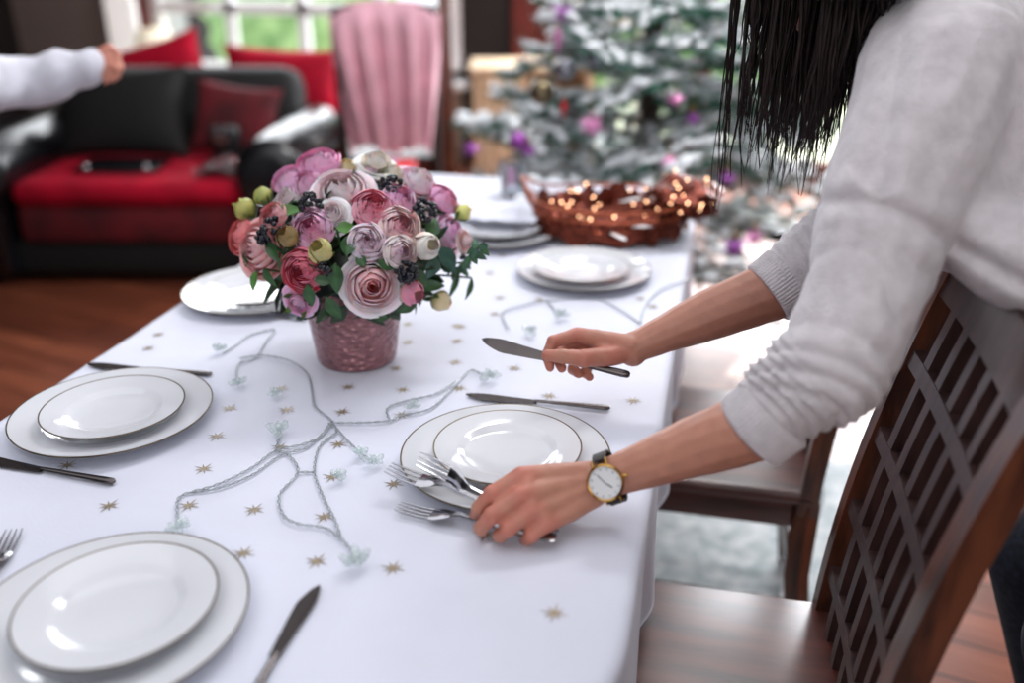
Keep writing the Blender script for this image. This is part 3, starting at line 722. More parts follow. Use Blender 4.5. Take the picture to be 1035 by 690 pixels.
flowers = [ # x, y, r (crop px), kind, inner, outer, name, label
 (430, 408, 68, 'rose', hx(235, 110, 110), CB, 'rose', 'largest blush rose with a coral heart, drooping over the vase rim'),
 (350, 145, 72, 'rose', hx(245, 205, 205), CW, 'rose', 'large pale cream pink rose at the upper middle of the bouquet'),
 (435, 195, 52, 'ran', CH, hx(240, 140, 160), 'rose', 'hot pink rose right of the large cream rose'),
 (505, 250, 54, 'ran', hx(236, 130, 150), hx(246, 196, 190), 'peony', 'peach pink full bloom just below the hot pink rose'),
 (265, 252, 52, 'ran', hx(226, 110, 160), CP, 'ranunculus', 'bright pink ranunculus left of the middle above the yellow green bud'),
 (238, 368, 52, 'pom', CH, hx(226, 90, 118), 'rose', 'deep pink cabbage rose low on the left side'),
 (505, 168, 42, 'ran', hx(230, 150, 190), CP, 'ranunculus', 'mid pink ranunculus between the two dark berry clusters'),
 (415, 288, 46, 'ran', hx(240, 180, 196), hx(244, 204, 212), 'ranunculus', 'pale pink closed ranunculus above the largest blush rose'),
 (510, 315, 42, 'ran', hx(242, 170, 190), hx(240, 206, 200), 'ranunculus', 'pale round pink bud flower right of the largest rose'),
 (577, 302, 36, 'bud', hx(246, 216, 206), hx(206, 206, 150), 'ranunculus', 'cream and green half open bud beside the glossy dark leaf'),
 (648, 258, 66, 'open', hx(244, 150, 200), hx(250, 224, 224), 'rose', 'open white and pink rose on the right side of the bouquet'),
 (565, 112, 60, 'open', hx(250, 216, 220), hx(246, 200, 212), 'peony', 'ruffled pale pink bloom at the upper right'),
 (636, 168, 38, 'ran', hx(226, 110, 160), hx(238, 150, 190), 'ranunculus', 'small vivid pink ranunculus at the right shoulder'),
 (280, 66, 50, 'pom', CP, hx(228, 150, 190), 'peony', 'topmost mauve pink ruffled bloom at the upper left'),
 (258, 116, 44, 'pom', hx(232, 150, 190), CP, 'peony', 'mauve pink bloom just under the topmost one'),
 (200, 112, 44, 'pom', CP, hx(234, 170, 204), 'peony', 'light mauve bloom at the upper left edge'),
 (425, 96, 48, 'open', CP, hx(244, 196, 216), 'peony', 'soft pink bloom behind the large cream rose'),
 (200, 158, 50, 'open', CW, hx(246, 222, 222), 'peony', 'white pink bloom on the left shoulder above the long leaf'),
 (112, 305, 68, 'rose', CDU, hx(232, 178, 174), 'rose', 'big dusty pink rose at the left side'),
 (62, 272, 42, 'pom', CR_, hx(220, 92, 90), 'rose', 'coral red bloom at the far left edge'),
 (222, 462, 36, 'open', hx(240, 170, 200), hx(238, 176, 206), 'carnation', 'small drooping mauve bloom left of the vase'),
 (445, 56, 42, 'open', CC, hx(250, 232, 216), 'peony', 'cream ruffled bloom at the very top'),
 (360, 74, 36, 'open', CG, hx(248, 232, 210), 'peony', 'cream bloom with greenish heart at the top left of centre'),
 (492, 88, 32, 'open', CC, hx(240, 226, 190), 'peony', 'small cream bloom at the top right of centre'),
 (700, 285, 26, 'open', hx(240, 190, 190), hx(244, 200, 196), 'carnation', 'small pale bloom at the right edge beside the green sprig'),
 (320, 205, 40, 'open', CW, hx(250, 230, 228), 'peony', 'pale bloom half hidden under the large cream rose'),
 (155, 215, 34, 'pom', hx(200, 110, 120), CDU, 'carnation', 'small rosy bloom tucked behind the left berries'),
 (85, 205, 30, 'bud', hx(176, 178, 110), hx(128, 142, 74), 'flower_bud', 'green yellow bud sticking out at the far left'),
 (132, 168, 25, 'bud', hx(172, 178, 110), hx(128, 142, 74), 'flower_bud', 'small green bud at the upper left edge'),
 (290, 318, 33, 'bud', hx(206, 194, 140), hx(158, 160, 96), 'flower_bud', 'yellow green bud between the pink ranunculus and the deep pink rose'),
 (202, 280, 30, 'bud', hx(150, 132, 90), hx(108, 118, 66), 'flower_bud', 'olive bud left of the bright pink ranunculus'),
 (535, 426, 32, 'bud', hx(240, 150, 170), hx(222, 214, 140), 'flower_bud', 'yellow bud with pink tip right of the vase rim'),
 (614, 447, 27, 'bud', hx(232, 206, 170), hx(196, 194, 136), 'flower_bud', 'lowest cream bud at the right under the leaves'),
 (678, 212, 22, 'bud', hx(220, 214, 140), hx(160, 180, 96), 'flower_bud', 'tiny green bud at the right shoulder'),
]
def stem_to(mb, p, seed):
    a = seed*2.4; e = VC+Vector((.03*math.cos(a), .03*math.sin(a), .05)); mid = VC+Vector((.045*math.cos(a), .045*math.sin(a), .13))
    d = (p-VC); mid = VC+Vector((max(-.055, min(.055, d.x*.4)), max(-.055, min(.055, d.y*.4)), .135))
    mb.tube(spline([p, (p+mid)/2+Vector((0, 0, .006)), mid, e], 4), .0018, 6)
for i, (x, y, r, kind, ci, cu, nm, lb) in enumerate(flowers):
    p, n, t_ = bq(x, y, .9 if r > 45 else .95); Rr = r/2.76/F*t_*1.27
    toc = (CO-p).normalized(); n2 = (n*.62+toc*.42).normalized()
    if nm == 'flower_bud': n2 = (n+Vector((0, 0, .3))).normalized()
    if i == 0: n2 = (n*.3+toc*.8-Vector((0, 0, .05))).normalized()
    c = p
    o = thing(nm, lb, 'flower', c, 'flowers of the bouquet')
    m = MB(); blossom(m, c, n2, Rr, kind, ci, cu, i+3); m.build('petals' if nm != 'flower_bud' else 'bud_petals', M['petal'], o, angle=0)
    m = MB(); stem_to(m, c-n2*Rr*.5, i); m.build('stem', M['stem'], o)
    if kind == 'bud' or i in (4, 20):
        m = MB(); fr = frame(n2)
        for q in range(5):
            ph = q*1.257
            m.grid(4, 5, lambda u, v: c+fr @ (Vector((math.cos(ph+(u-.5)*1.1*(1-v))*(.92*math.sin(min(1, v*1.1)*1.6)+.04), math.sin(ph+(u-.5)*1.1*(1-v))*(.92*math.sin(min(1, v*1.1)*1.6)+.04), -.7+v*.95))*Rr), lambda u, v: hx(98, 124, 62))
        m.build('sepals', M['leaf'], o, angle=0)
# filler core of greenery: individual leaf sprigs
LG = hx(52, 92, 50); LB = hx(58, 96, 84); LL = hx(86, 140, 60)
def leafm(mb, base, dirv, nrm, L, W, col, fold=.15, droop=.25):
    dirv = dirv.normalized(); side = dirv.cross(nrm).normalized(); up = side.cross(dirv).normalized()
    def fn(u, v):
        a = u*2-1; w_ = W*math.sin(math.pi*min(1, v*.97+.02)**.8)
        return base+dirv*(L*v)+side*(a*w_/2)+up*(abs(a)*w_*fold - droop*L*v*v + .04*L*math.sin(v*9)*a*.3)
    mb.grid(4, 8, fn, lambda u, v: tuple(q*(1.25 if abs(u-.5) < .01 else 1.0) for q in col))
leaves = [(185, 200, 80, 0, 36, LL, 'long bright green leaf on the left shoulder'), (365, 298, 60, 80, 44, LG, 'green leaf above the pale closed ranunculus'), (355, 248, 50, 10, 34, LL, 'small green leaf under the large cream rose'),
 (598, 248, 62, 50, 48, LG, 'glossy dark green leaf behind the cream green bud'), (640, 332, 80, -30, 52, LB, 'bluish green leaf at the right, upper one'), (600, 356, 60, -100, 46, LB, 'bluish green leaf at the right, lower one'),
 (320, 470, 70, -70, 40, LG, 'dark leaf hanging at the left side of the vase rim'), (100, 395, 60, -130, 24, LL, 'narrow leaf hanging at the far left'), (140, 385, 55, -60, 26, LG, 'short leaf hanging under the dusty rose'),
 (455, 498, 50, 160, 28, LG, 'leaf under the largest rose at the vase rim'), (530, 470, 60, -140, 34, LG, 'dark leaf right of the vase rim'), (665, 400, 90, -80, 24, LG, 'long narrow leaf drooping at the lower right'), (705, 415, 60, -75, 22, LG, 'curled narrow leaf at the right tip'),
 (290, 395, 50, -10, 30, LG, 'small leaf beside the deep pink rose'), (560, 385, 70, -40, 40, LG, 'leaf under the round pink bud flower'), (185, 350, 60, -110, 34, LG, 'leaf between dusty rose and deep pink rose'), (330, 385, 80, -90, 44, LG, 'broad shaded leaf left of the largest rose'), (590, 410, 80, -20, 36, LG, 'leaf spreading above the lowest cream bud'), (255, 435, 60, -90, 36, LG, 'leaf above the small drooping mauve bloom'), (150, 310, 60, -60, 34, LG, 'leaf between dusty rose and olive bud'), (470, 350, 50, -20, 34, LG, 'small leaf beside the dark low berries'), (80, 330, 50, -130, 26, LG, 'small leaf at the far left under the coral bloom'), (620, 200, 44, 20, 30, LG, 'small leaf under the vivid pink ranunculus'), (400, 340, 40, 120, 30, LG, 'small leaf at the centre of the bouquet')]
for i, (x, y, L_, an, W_2, cl, lb) in enumerate(leaves):
    p, n, t_ = bq(x, y, .93 if 100 < x < 640 and y < 430 else .98); k = 1/2.76/F*t_
    d = (CR*math.cos(R(an))+CU*math.sin(R(an))); d = (d - n*d.dot(n)*.6).normalized()
    o = thing('leaf_sprig', lb, 'leaf', p, 'leaves of the bouquet')
    nn = (n+(CO-p).normalized()).normalized()
    m = MB(); leafm(m, p-d*L_*k*.45, d, nn, L_*k*1.1, W_2*k, cl); m.build('leaf_blade', M['leaf'], o, angle=0)
    m = MB(); stem_to(m, p-d*L_*k*.45, i+3); m.build('stem', M['stem'], o)
# inner foliage mass
rnd = random.Random(5)
m = MB()
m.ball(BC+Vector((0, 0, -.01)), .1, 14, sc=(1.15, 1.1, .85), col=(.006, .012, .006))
for i in range(420):
    th = rnd.uniform(0, 6.283); el = rnd.uniform(-.75, 1.5); rr_ = rnd.uniform(.5, .78)
    d = Vector((math.cos(th)*math.cos(el), math.sin(th)*math.cos(el), math.sin(el)))
    p = BC+Vector((d.x*BR.x, d.y*BR.y, d.z*BR.z))*rr_
    if el < -.3: p = BC+Vector((d.x*BR.x*.75, d.y*BR.y*.75, max(-.055, d.z*BR.z)))
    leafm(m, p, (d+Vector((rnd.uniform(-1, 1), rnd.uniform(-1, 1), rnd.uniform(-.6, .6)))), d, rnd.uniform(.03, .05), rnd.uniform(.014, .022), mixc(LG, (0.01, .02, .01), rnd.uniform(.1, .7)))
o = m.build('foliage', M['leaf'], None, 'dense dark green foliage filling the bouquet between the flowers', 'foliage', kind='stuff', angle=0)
# leafy sprig far right
o = thing('leaf_sprig', 'sprig of many small leaves reaching out at the right of the bouquet', 'leaf', bq(690, 330)[0], 'leaves of the bouquet')
m = MB(); pts = [bq(640, 380, .9)[0], bq(680, 350, 1.0)[0], ad(220+712/2.76, 140+315/2.76, 1.36), ad(220+735/2.76, 140+295/2.76, 1.36)]
m.tube(spline(pts, 5), .0015, 6); m.build('stem', M['stem'], o)
m = MB()
for i in range(16):
    p = spline(pts, 6)[2+i]; a = rnd.uniform(0, 6.28)
    leafm(m, p, CR*math.cos(a)+CU*math.sin(a)*.9-Vector((0, 0, .4)), (CO-p).normalized(), rnd.uniform(.016, .026), .011, mixc(LB, LL, rnd.random()*.4))
m.build('leaflets', M['leaf'], o, angle=0)
# berries
bl = [(485, 127, 38, 'dark berry cluster behind the hot pink rose'), (255, 178, 40, 'dark berry cluster left of the large cream rose'), (582, 195, 40, 'dark berry cluster beside the ruffled pale bloom'), (150, 250, 40, 'dark berry cluster above the dusty pink rose'), (532, 374, 36, 'dark berry cluster low beside the largest rose'), (692, 345, 20, 'few small dark berries on the right sprig'), (120, 275, 22, 'few dark berries at the left edge of the dusty rose'), (300, 360, 20, 'few dark berries beside the deep pink rose')]
for i, (x, y, r, lb) in enumerate(bl):
    p, n, t_ = bq(x, y, 1.03); Rr = r/2.76/F*t_
    o = thing('berry_cluster', lb, 'berries', p, 'dark berries of the bouquet')
    for k in range(42 if r > 30 else 12):
        d = Vector((rnd.gauss(0, 1), rnd.gauss(0, 1), rnd.gauss(0, 1))).normalized(); q = p+(d-n*.3)*Rr*.85*rnd.uniform(.75, 1)
        m = MB(); m.ball(q, .0040*rnd.uniform(.85, 1.15), 8); m.build('berry', M['berry'], o)
    m = MB(); stem_to(m, p, i); m.build('stem', M['stem'], o)
# ------------------------------------------------------------------ copper basket
b0 = at(528, 222, TZ+.03); b1 = at(712, 218, TZ+.05)
bc = (b0+b1)/2+Vector((-.01, -.005, 0)); bc.z = TZ+.003; bax = Vector((b1.x-b0.x, b1.y-b0.y, 0)); bl_ = bax.length/2*.95; bax.normalize(); bay = Vector((-bax.y, bax.x, 0)); bw = .135
def bk(a, s_, z):  # angle, scale, height
    ca, sa = math.cos(a), math.sin(a); e = bl_*s_*(abs(ca)**.9)*(1 if ca > 0 else -1)
    lift = .045*abs(ca)**6
    return bc+bax*e+bay*(bw*s_*sa)+Vector((0, 0, z+lift*(z/.085)))
t = thing('wire_basket', 'oval copper wire basket with pointed ends on the far table end', 'basket', bc)
N_ = 72
for nm, z, s_, r in (('rim', .085, 1.0, .0042), ('rim', .062, .96, .0028), ('base_ring', .004, .66, .003), ('hoop', .035, .85, .002)):
    m = MB(); m.tube([bk(2*math.pi*i/N_, s_, z) for i in range(N_+1)], r, 8, cap=False); m.build(nm, M['copper'], t)
m = MB()
for i in range(48):
    a = 2*math.pi*i/48; m.tube([bk(a, .66, .004), bk(a, .85, .035), bk(a, .96, .062), bk(a, 1, .085)], .0015, 6)
for i in range(8): m.tube([bk(math.pi/2*.1+i*.38, .66, .004), bk(-(math.pi/2*.1+i*.38), .66, .004)], .0015, 6)
m.build('wire_mesh', M['copper'], t)
m = MB()
def seq(u, v):
    a = 2*math.pi*u; r = v*.93
    z = .070+.022*(1-r*r)+.020*ns(math.cos(a)*r*4, math.sin(a)*r*4, 3)+.018*ns(math.cos(a)*r*10, math.sin(a)*r*10, 5)
    if v > .88: z -= .04*(v-.88)/.12
    return bk(a, r, z-.02)
m.grid(90, 26, seq, closeu=True)
sq = m.build('sequin_cloth', M['sequin'], None, 'crumpled copper sequin cloth filling the wire basket', 'cloth')
# right end of the cloth that hangs over
m = MB()
def sq2(u, v):
    a = 2*math.pi*u; d = Vector((math.cos(a)*math.sin(math.pi*v), math.sin(a)*math.sin(math.pi*v), math.cos(math.pi*v)))
    k = 1+.35*ns(d.x*2.2, d.y*2.2+3, d.z*2.2)+.15*ns(d.x*7, d.y*7, d.z*7)
    return bc+bax*(bl_*.82+d.x*.085*k)+bay*(-.01+d.y*.085*k)+Vector((0, 0, .092+d.z*.046*k))
m.grid(40, 24, sq2, closeu=True); m.build('sequin_pouch', M['sequin'], None, 'bunched copper sequin pouch at the right tip of the wire basket', 'pouch')
rnd = random.Random(21); dg = bpy.data.objects
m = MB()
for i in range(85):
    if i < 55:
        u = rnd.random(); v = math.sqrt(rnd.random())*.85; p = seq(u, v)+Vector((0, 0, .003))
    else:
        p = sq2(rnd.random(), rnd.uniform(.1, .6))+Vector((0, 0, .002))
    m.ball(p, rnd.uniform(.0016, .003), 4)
m.build('sequin_glints', M['glint'], sq, kind='stuff')  # glowing beads stand in for light sparkling off the sequin cloth
for k, (px, py, an, L_) in enumerate(((640, 203, .3, .07), (650, 230, -.3, .05), (625, 240, 2.2, .05))):
    p = at(px, py, TZ+.105 if k == 0 else TZ+.09); m = MB(); d = CR*math.cos(an)+sy*math.sin(an)
    leafm(m, p-d*L_/2, d, Vector((0, 0, 1)), L_, .016, (.9, .9, .9), droop=-.1)
    m.build('feather', M['feather'], None, ('long white feather lying on top of the sequin cloth', 'short white feather at the front of the basket', 'small white feather at the basket wire')[k], 'feather', angle=0)
# napkins and glass beside the basket
m = MB(); p0 = at(492, 216, TZ+.04)
m.grid(24, 16, lambda u, v: Vector((p0.x-.11+.24*u+.02*v, p0.y-.07+.14*v, TZ+.045+.02*abs(math.sin(u*5+v*2))*(1-abs(2*v-1))+.006*ns(u*9, v*9))))
m.build('napkin', M['cloth'], None, 'loosely folded white napkin on the far left plate', 'napkin', angle=0)
p = at(548, 215, TZ+.0); m = MB(); m.lathe([(1e-4, .002), (.03, 0), (.033, .005), (.036, .06), (.038, .095), (.0365, .095), (.034, .06), (.031, .008), (1e-4, .006)], (p.x-.11, p.y+.15, TZ+.003), n=28)
m.build('drinking_glass', M['glassware'], None, 'small clear glass behind the left tip of the copper basket', 'glass')
# ------------------------------------------------------------------ christmas tree
TP = Vector((-.26, 3.45, 0))
tr = thing('christmas_tree', 'snow flocked green christmas tree behind the table end', 'tree', TP)
m = MB(); m.tube([TP, TP+Vector((0, 0, 1)), TP+Vector((0, 0, 2.3))], [.045, .035, .01], 10); m.build('trunk', M['bark'], tr)
m = MB(); m.lathe([(1e-4, .004), (.22, .004), (.22, .03), (.07, .06), (.06, .16), (1e-4, .16)], TP, n=30); m.build('stand', M['dark_wood'], tr)
def branch_mesh(seed, L):
    rnd = random.Random(seed); m = MB()
    def needles(a, b, n_, ln):
        d = (b-a).normalized(); s1 = d.orthogonal().normalized(); s2 = d.cross(s1)
        for i in range(n_):
            f = i/n_; p = a.lerp(b, f); an = rnd.uniform(0, 6.283); o = (s1*math.cos(an)+s2*math.sin(an)); o = (o*.8+d*.7).normalized()
            q = p+o*ln*rnd.uniform(.7, 1.1); w_ = o.cross(d).normalized()*.0026
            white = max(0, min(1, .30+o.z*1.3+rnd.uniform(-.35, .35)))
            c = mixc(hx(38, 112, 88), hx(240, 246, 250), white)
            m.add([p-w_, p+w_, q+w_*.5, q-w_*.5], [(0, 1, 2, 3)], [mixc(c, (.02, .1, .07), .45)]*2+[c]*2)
    pts = [Vector((0, 0, 0)), Vector((L*.35, 0, .02)), Vector((L*.7, 0, 0)), Vector((L, 0, -.05*L))]
    sp = spline(pts, 5); m.tube(sp, [.008*(1-.7*i/len(sp)) for i in range(len(sp))], 5, col=hx(120, 110, 96))
    def snow(a, b):
        for _ in range(2):
            f = rnd.uniform(.3, 1); q = a.lerp(b, f)+Vector((0, 0, .008)); m.ball(q, rnd.uniform(.011, .02), 5, sc=(1.5, 1.1, .5), mt=Matrix.Rotation(math.atan2(b.y-a.y, b.x-a.x), 3, 'Z'), col=hx(244, 248, 252))
    for i in range(len(sp)-1): needles(sp[i], sp[i+1], 20, .034)
    for i in range(4, len(sp)-1, 2): snow(sp[i], sp[i+1])
    for k in range(12):
        f = .22+.74*k/12; p = sp[int(f*(len(sp)-1))]; sg = 1 if k % 2 else -1
        tl = L*.46*(1-f*.65)*rnd.uniform(.85, 1.15); d = Vector((math.cos(R(48))*tl, sg*math.sin(R(48))*tl, rnd.uniform(-.04, .03)))
        e = p+d; m.tube([p, e], [.004, .002], 5, col=hx(130, 120, 104)); needles(p, e, int(tl*330), .032); snow(p, e)
        for s3 in (-1, 1):
            p2 = p+d*.5; e2 = p2+Vector((d.x*.35, d.y*.35+s3*tl*.2, rnd.uniform(-.02, .02))); needles(p2, e2, int(tl*140), .03); snow(p2, e2) if rnd.random() < .5 else None
    return m
bm = []
for k in range(5):
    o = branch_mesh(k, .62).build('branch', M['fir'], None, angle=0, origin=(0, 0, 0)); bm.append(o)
rnd = random.Random(3); used = [False]*5; cnt = 0
for lev in range(15):
    z = .44+lev*.12; rad = .80*(1-z/2.5)+.06; nb = 7 if z < 1.2 else 5
    for q in range(nb):
        if cnt >= 98: break
        k = rnd.randrange(5); a = 2*math.pi*(q+rnd.uniform(-.2, .2))/nb+lev*.7
        o = bm[k] if not used[k] else bm[k].copy()
        if used[k]: COL.objects.link(o)
        used[k] = True; o.parent = tr; o.location = (0, 0, z+rnd.uniform(-.04, .04)); sc_ = rad/.62*rnd.uniform(.88, 1.1)
        o.rotation_euler = (rnd.uniform(-.5, .5), R(rnd.uniform(-24, 16)), a); o.scale = (sc_, sc_*1.15, sc_*1.1); cnt += 1
# ornaments
def ornament(px, py, t_, r, kind, mt_, label, cat='ornament'):
    p = ad(px, py, t_); o = thing({'ball': 'bauble', 'star': 'star_ornament', 'drop': 'icicle_ornament'}[kind], label, cat, p)
    m = MB()
    if kind == 'ball': m.ball(p, r, 14)
    elif kind == 'drop': m.lathe([(1e-4, -2.2*r), (.3*r, -1.2*r), (.55*r, 0), (.4*r, .6*r), (1e-4, .8*r)], p, n=14)
    else:
        vs = []; fr = frame((CO-p)+Vector((rnd.uniform(-.5, .5), 0, rnd.uniform(-.5, .5))), rnd.uniform(0, 1))
        for i in range(12):
            a = math.pi*2*i/12; q = r*(1 if i % 2 == 0 else .45); vs.append(p+fr @ Vector((q*math.cos(a), q*math.sin(a), 0)))
        vs += [p+fr @ Vector((0, 0, r*.25)), p-fr @ Vector((0, 0, r*.25))]
        m.add(vs, [(i, (i+1) % 12, 12) for i in range(12)]+[((i+1) % 12, i, 13) for i in range(12)])
    m.build('body', mt_, o, smooth=kind != 'star')
    m = MB(); m.tube([p+Vector((0, 0, r*.8)), p+Vector((0, 0, r*.8+.012))], .006, 8); m.tube([p+Vector((0, 0, r*.8+.01)), p+Vector((0, 0, r+.05))], .0012, 5); m.build('hanger', M['gold'], o)
ornament(548, 93, 3.0, .042, 'ball', M['gold_ball'], 'dark gold glass bauble at the left side of the tree')
ornament(608, 55, 3.05, .055, 'ball', M['silver_ball'], 'large silver bauble near the top middle of the tree')
ornament(572, 70, 3.05, .04, 'ball', M['silver_ball'], 'small grey bauble left of the large silver one')
ornament(640, 62, 3.0, .03, 'ball', M['silver_ball'], 'smaller silver bauble right of the large silver one')
ornament(676, 166, 2.9, .026, 'ball', M['pink'], 'shiny pink bauble in the middle right of the tree, left of a pair')
ornament(692, 166, 2.9, .024, 'ball', M['pink'], 'shiny pink bauble in the middle right of the tree, right of a pair')
ornament(598, 126, 2.85, .042, 'star', M['pink'], 'lilac star ornament in the middle of the tree')
ornament(524, 142, 2.95, .03, 'ball', M['purple'], 'violet bauble at the left branch tips')
ornament(534, 152, 2.95, .03, 'star', M['purple'], 'violet star ornament just below the violet bauble')
ornament(476, 150, 3.0, .034, 'star', M['purple'], 'small violet star ornament at the far left in front of the crate')
ornament(570, 14, 3.0, .045, 'star', M['purple'], 'purple star ornament at the top left of the tree')
ornament(564, 36, 3.0, .03, 'drop', M['pink'], 'pink drop ornament under the purple star')
ornament(570, 106, 3.0, .02, 'drop', M['gift_red'], 'red drop ornament right of the gold bauble')
ornament(682, 100, 2.9, .03, 'star', M['pink'], 'pink star ornament at the right of the tree')
ornament(700, 120, 2.95, .03, 'star', M['purple'], 'mauve star ornament beside the hanging hair')
ornament(742, 250, 2.7, .04, 'star', M['purple'], 'violet star ornament low on the right side of the tree')
ornament(762, 240, 2.75, .035, 'star', M['pink'], 'pink star ornament low at the sleeve of the woman')
ornament(735, 180, 2.8, .03, 'star', M['purple'], 'plum star ornament behind the longest hair wisp')
ornament(515, 178, 2.9, .026, 'ball', M['pink'], 'pink bauble low left behind the table edge')
# ------------------------------------------------------------------ chairs at the table
def chair(ox, oy, w_, label, first=True):
    def C(a, b, z): return Vector((ox+a, oy+b, z))
    hw = w_/2
    o = thing('dining_chair', label, 'chair', (ox, oy, 0), 'dark lattice back chairs at the table')
    m = MB(); vs = []
    m.box(C(.0, 0, .435), (.44, w_, .03), 0, .012); m.build('seat', M['chair_wood'], o)
    m = MB()
    for a, b, dx, dy in ((-.2, 0, .02, w_-.06), (.19, 0, .02, w_-.06), (0, -hw+.025, .36, .02), (0, hw-.025, .36, .02)): m.box(C(a, b, .392), (dx, dy, .055), 0, .004)
    m.build('apron', M['chair_wood'], o)
    for sg in (-1, 1):
        m = MB(); m.box(C(-.195, sg*(hw-.025), .21), (.036, .036, .42), 0, .006); m.build('leg', M['stile_wood'], o)
        m = MB(); m.tube([C(.235, sg*(hw-.022), 0), C(.205, sg*(hw-.022), .25), C(.205, sg*(hw-.022), .42)], [.022, .024, .026], 4); m.build('leg', M['stile_wood'], o)
        m = MB(); m.box(C(0, sg*(hw-.03), .17), (.38, .016, .03), 0, .004); m.build('stretcher', M['stile_wood'], o)
    m = MB(); m.box(C(.2, 0, .22), (.016, w_-.06, .03), 0, .004); m.build('stretcher', M['stile_wood'], o)
    def bx(z): f = (z-.42)/.62; return .205+.02*f+.085*f*f
    def slab(mb, b0, b1, z0, z1, th, n=1, bow=True):
        nz = max(2, int((z1-z0)/.04)); vs = []; fs = []
        nb = max(1, int(abs(b1-b0)/.05))
        def pt(b, z, s_):
            return C(bx(z)+s_*th/2+(.010*(1-(b/hw)**2)), b, z)
        for s_ in (-1, 1):
            for j in range(nz+1):
                for i in range(nb+1): vs.append(pt(b0+(b1-b0)*i/nb, z0+(z1-z0)*j/nz, s_))
        w2 = nb+1; S_ = w2*(nz+1)
        for j in range(nz):
            for i in range(nb):
                a = j*w2+i; fs += [(a, a+w2, a+w2+1, a+1), (S_+a, S_+a+1, S_+a+w2+1, S_+a+w2)]
        for j in range(nz):
            a = j*w2; fs.append((a, S_+a, S_+a+w2, a+w2)); a = j*w2+nb; fs.append((a, a+w2, S_+a+w2, S_+a))
        for i in range(nb):
            a = i; fs.append((a, a+1, S_+a+1, S_+a)); a = nz*w2+i; fs.append((a, S_+a, S_+a+1, a+1))
        mb.add(vs, fs)
    ZT = .972
    for sg in (-1, 1):
        m = MB(); slab(m, sg*hw, sg*(hw-(.05 if sg < 0 else .026)), .40, 1.03, .036); m.build('back_stile', M['stile_wood'], o, angle=30)
    m = MB(); slab(m, -hw+.05, hw-.026, ZT, 1.035, .03); m.build('crest_rail', M['lattice_wood'], o, angle=30)
    ns_ = 6; iw = w_-.076
    for i in range(1, ns_):
        b = -hw+.05+iw*i/ns_; m = MB(); slab(m, b-.0105, b+.0105, .44, ZT, .024); m.build('back_slat', M['lattice_wood'], o, angle=30)
    for z in (.525, .645, .765, .883):
        m = MB(); slab(m, -hw+.05, hw-.026, z-.011, z+.011, .026); m.build('cross_rail', M['lattice_wood'], o, angle=30)
    return o
ch1 = chair(.015, 1.02, .42, 'dark wooden chair with lattice back, nearest at the right, below the woman')
ch2 = dup(ch1, (.015, 1.745, 0), label='second dark wooden chair along the right table side, behind the watch arm')
ch3 = dup(ch1, (-1.30, 1.02, 0), math.pi, label='dark chair on the far side of the table at the left picture edge')
# ------------------------------------------------------------------ cable on the floor
def fl(l): return [at(x, y, .025) for x, y in l]
cb = thing('power_cable', 'thin cable, dark then white, lying by the rear leg of the second chair', 'cable', at(820, 500, .02))
m = MB(); m.tube(spline(fl([(800, 440), (814, 452), (826, 478), (830, 500), (820, 528), (803, 538)]), 6), .005, 8); m.build('dark_length', M['black'], cb)
m = MB(); m.tube(spline(fl([(803, 538), (794, 545), (791, 560), (793, 582), (790, 604)]), 6), .005, 8); m.build('white_length', M['white_paint'], cb)
# ------------------------------------------------------------------ people
def remesh(mb, name, mt_, vox, parent, smooth=6, colfn=None, disp=None, label=None):
    me = bpy.data.meshes.new('tmp'); me.from_pydata(mb.v, [], mb.f); o = bpy.data.objects.new('tmp', me); COL.objects.link(o)
    r = o.modifiers.new('r', 'REMESH'); r.mode = 'VOXEL'; r.voxel_size = vox
    s_ = o.modifiers.new('s', 'SMOOTH'); s_.factor = .5; s_.iterations = smooth
    dg = bpy.context.evaluated_depsgraph_get(); ev = o.evaluated_get(dg); nm = bpy.data.meshes.new_from_object(ev)
    bpy.data.objects.remove(o); bpy.data.meshes.remove(me)
    out = MB(); vv = [v.co.copy() for v in nm.vertices]
    if disp:
        nn = [v.normal.copy() for v in nm.vertices]; vv = [disp(p, n) for p, n in zip(vv, nn)]
    out.v = vv; out.f = [tuple(p.vertices) for p in nm.polygons]; out.mi = [0]*len(out.f)
    out.c = [colfn(p) for p in vv] if colfn else [(1, 1, 1)]*len(vv)
    bpy.data.meshes.remove(nm)
    return out
def chain(mb, pts):
    for (p, r), (q, s_) in zip(pts, pts[1:]): mb.capsule(p, r, q, s_)
# --- key points
WLs = ad(604, 487, 1.088); CLs = ad(765, 431, 1.02); ELs = ad(838, 372, .985); SHL = ad(945, 95, 1.06)
WRs = ad(640, 352, 1.33); CRs = ad(780, 294, 1.325); ERs = ad(862, 235, 1.31); SHR = Vector((.30, 1.44, 1.25))
HEAD = ad(822, -62, 1.26)
SK = hx(196, 138, 116); SKR = hx(206, 112, 98); SKD = hx(164, 108, 92); SKN = hx(226, 172, 160)
left_f = {  # (px, py, t, r)
 'index': [(527, 481, 1.072, .0115), (497, 499, 1.063, .0098), (484, 513, 1.068, .0086), (480, 520, 1.086, .0074)],
 'middle': [(525, 501, 1.055, .0118), (497, 521, 1.046, .0100), (486, 533, 1.056, .0088), (487, 537, 1.074, .0076)],
 'ring': [(535, 518, 1.052, .0112), (514, 534, 1.044, .0096), (505, 541, 1.056, .0084), (507, 542, 1.074, .0072)],
 'pinky': [(552, 530, 1.055, .0102), (537, 541, 1.050, .0086), (532, 545, 1.062, .0076), (534, 546, 1.076, .0066)],
 'thumb': [(580, 483, 1.105, .0140), (548, 487, 1.108, .0128), (521, 498, 1.100, .0108), (502, 508, 1.096, .0088)]}
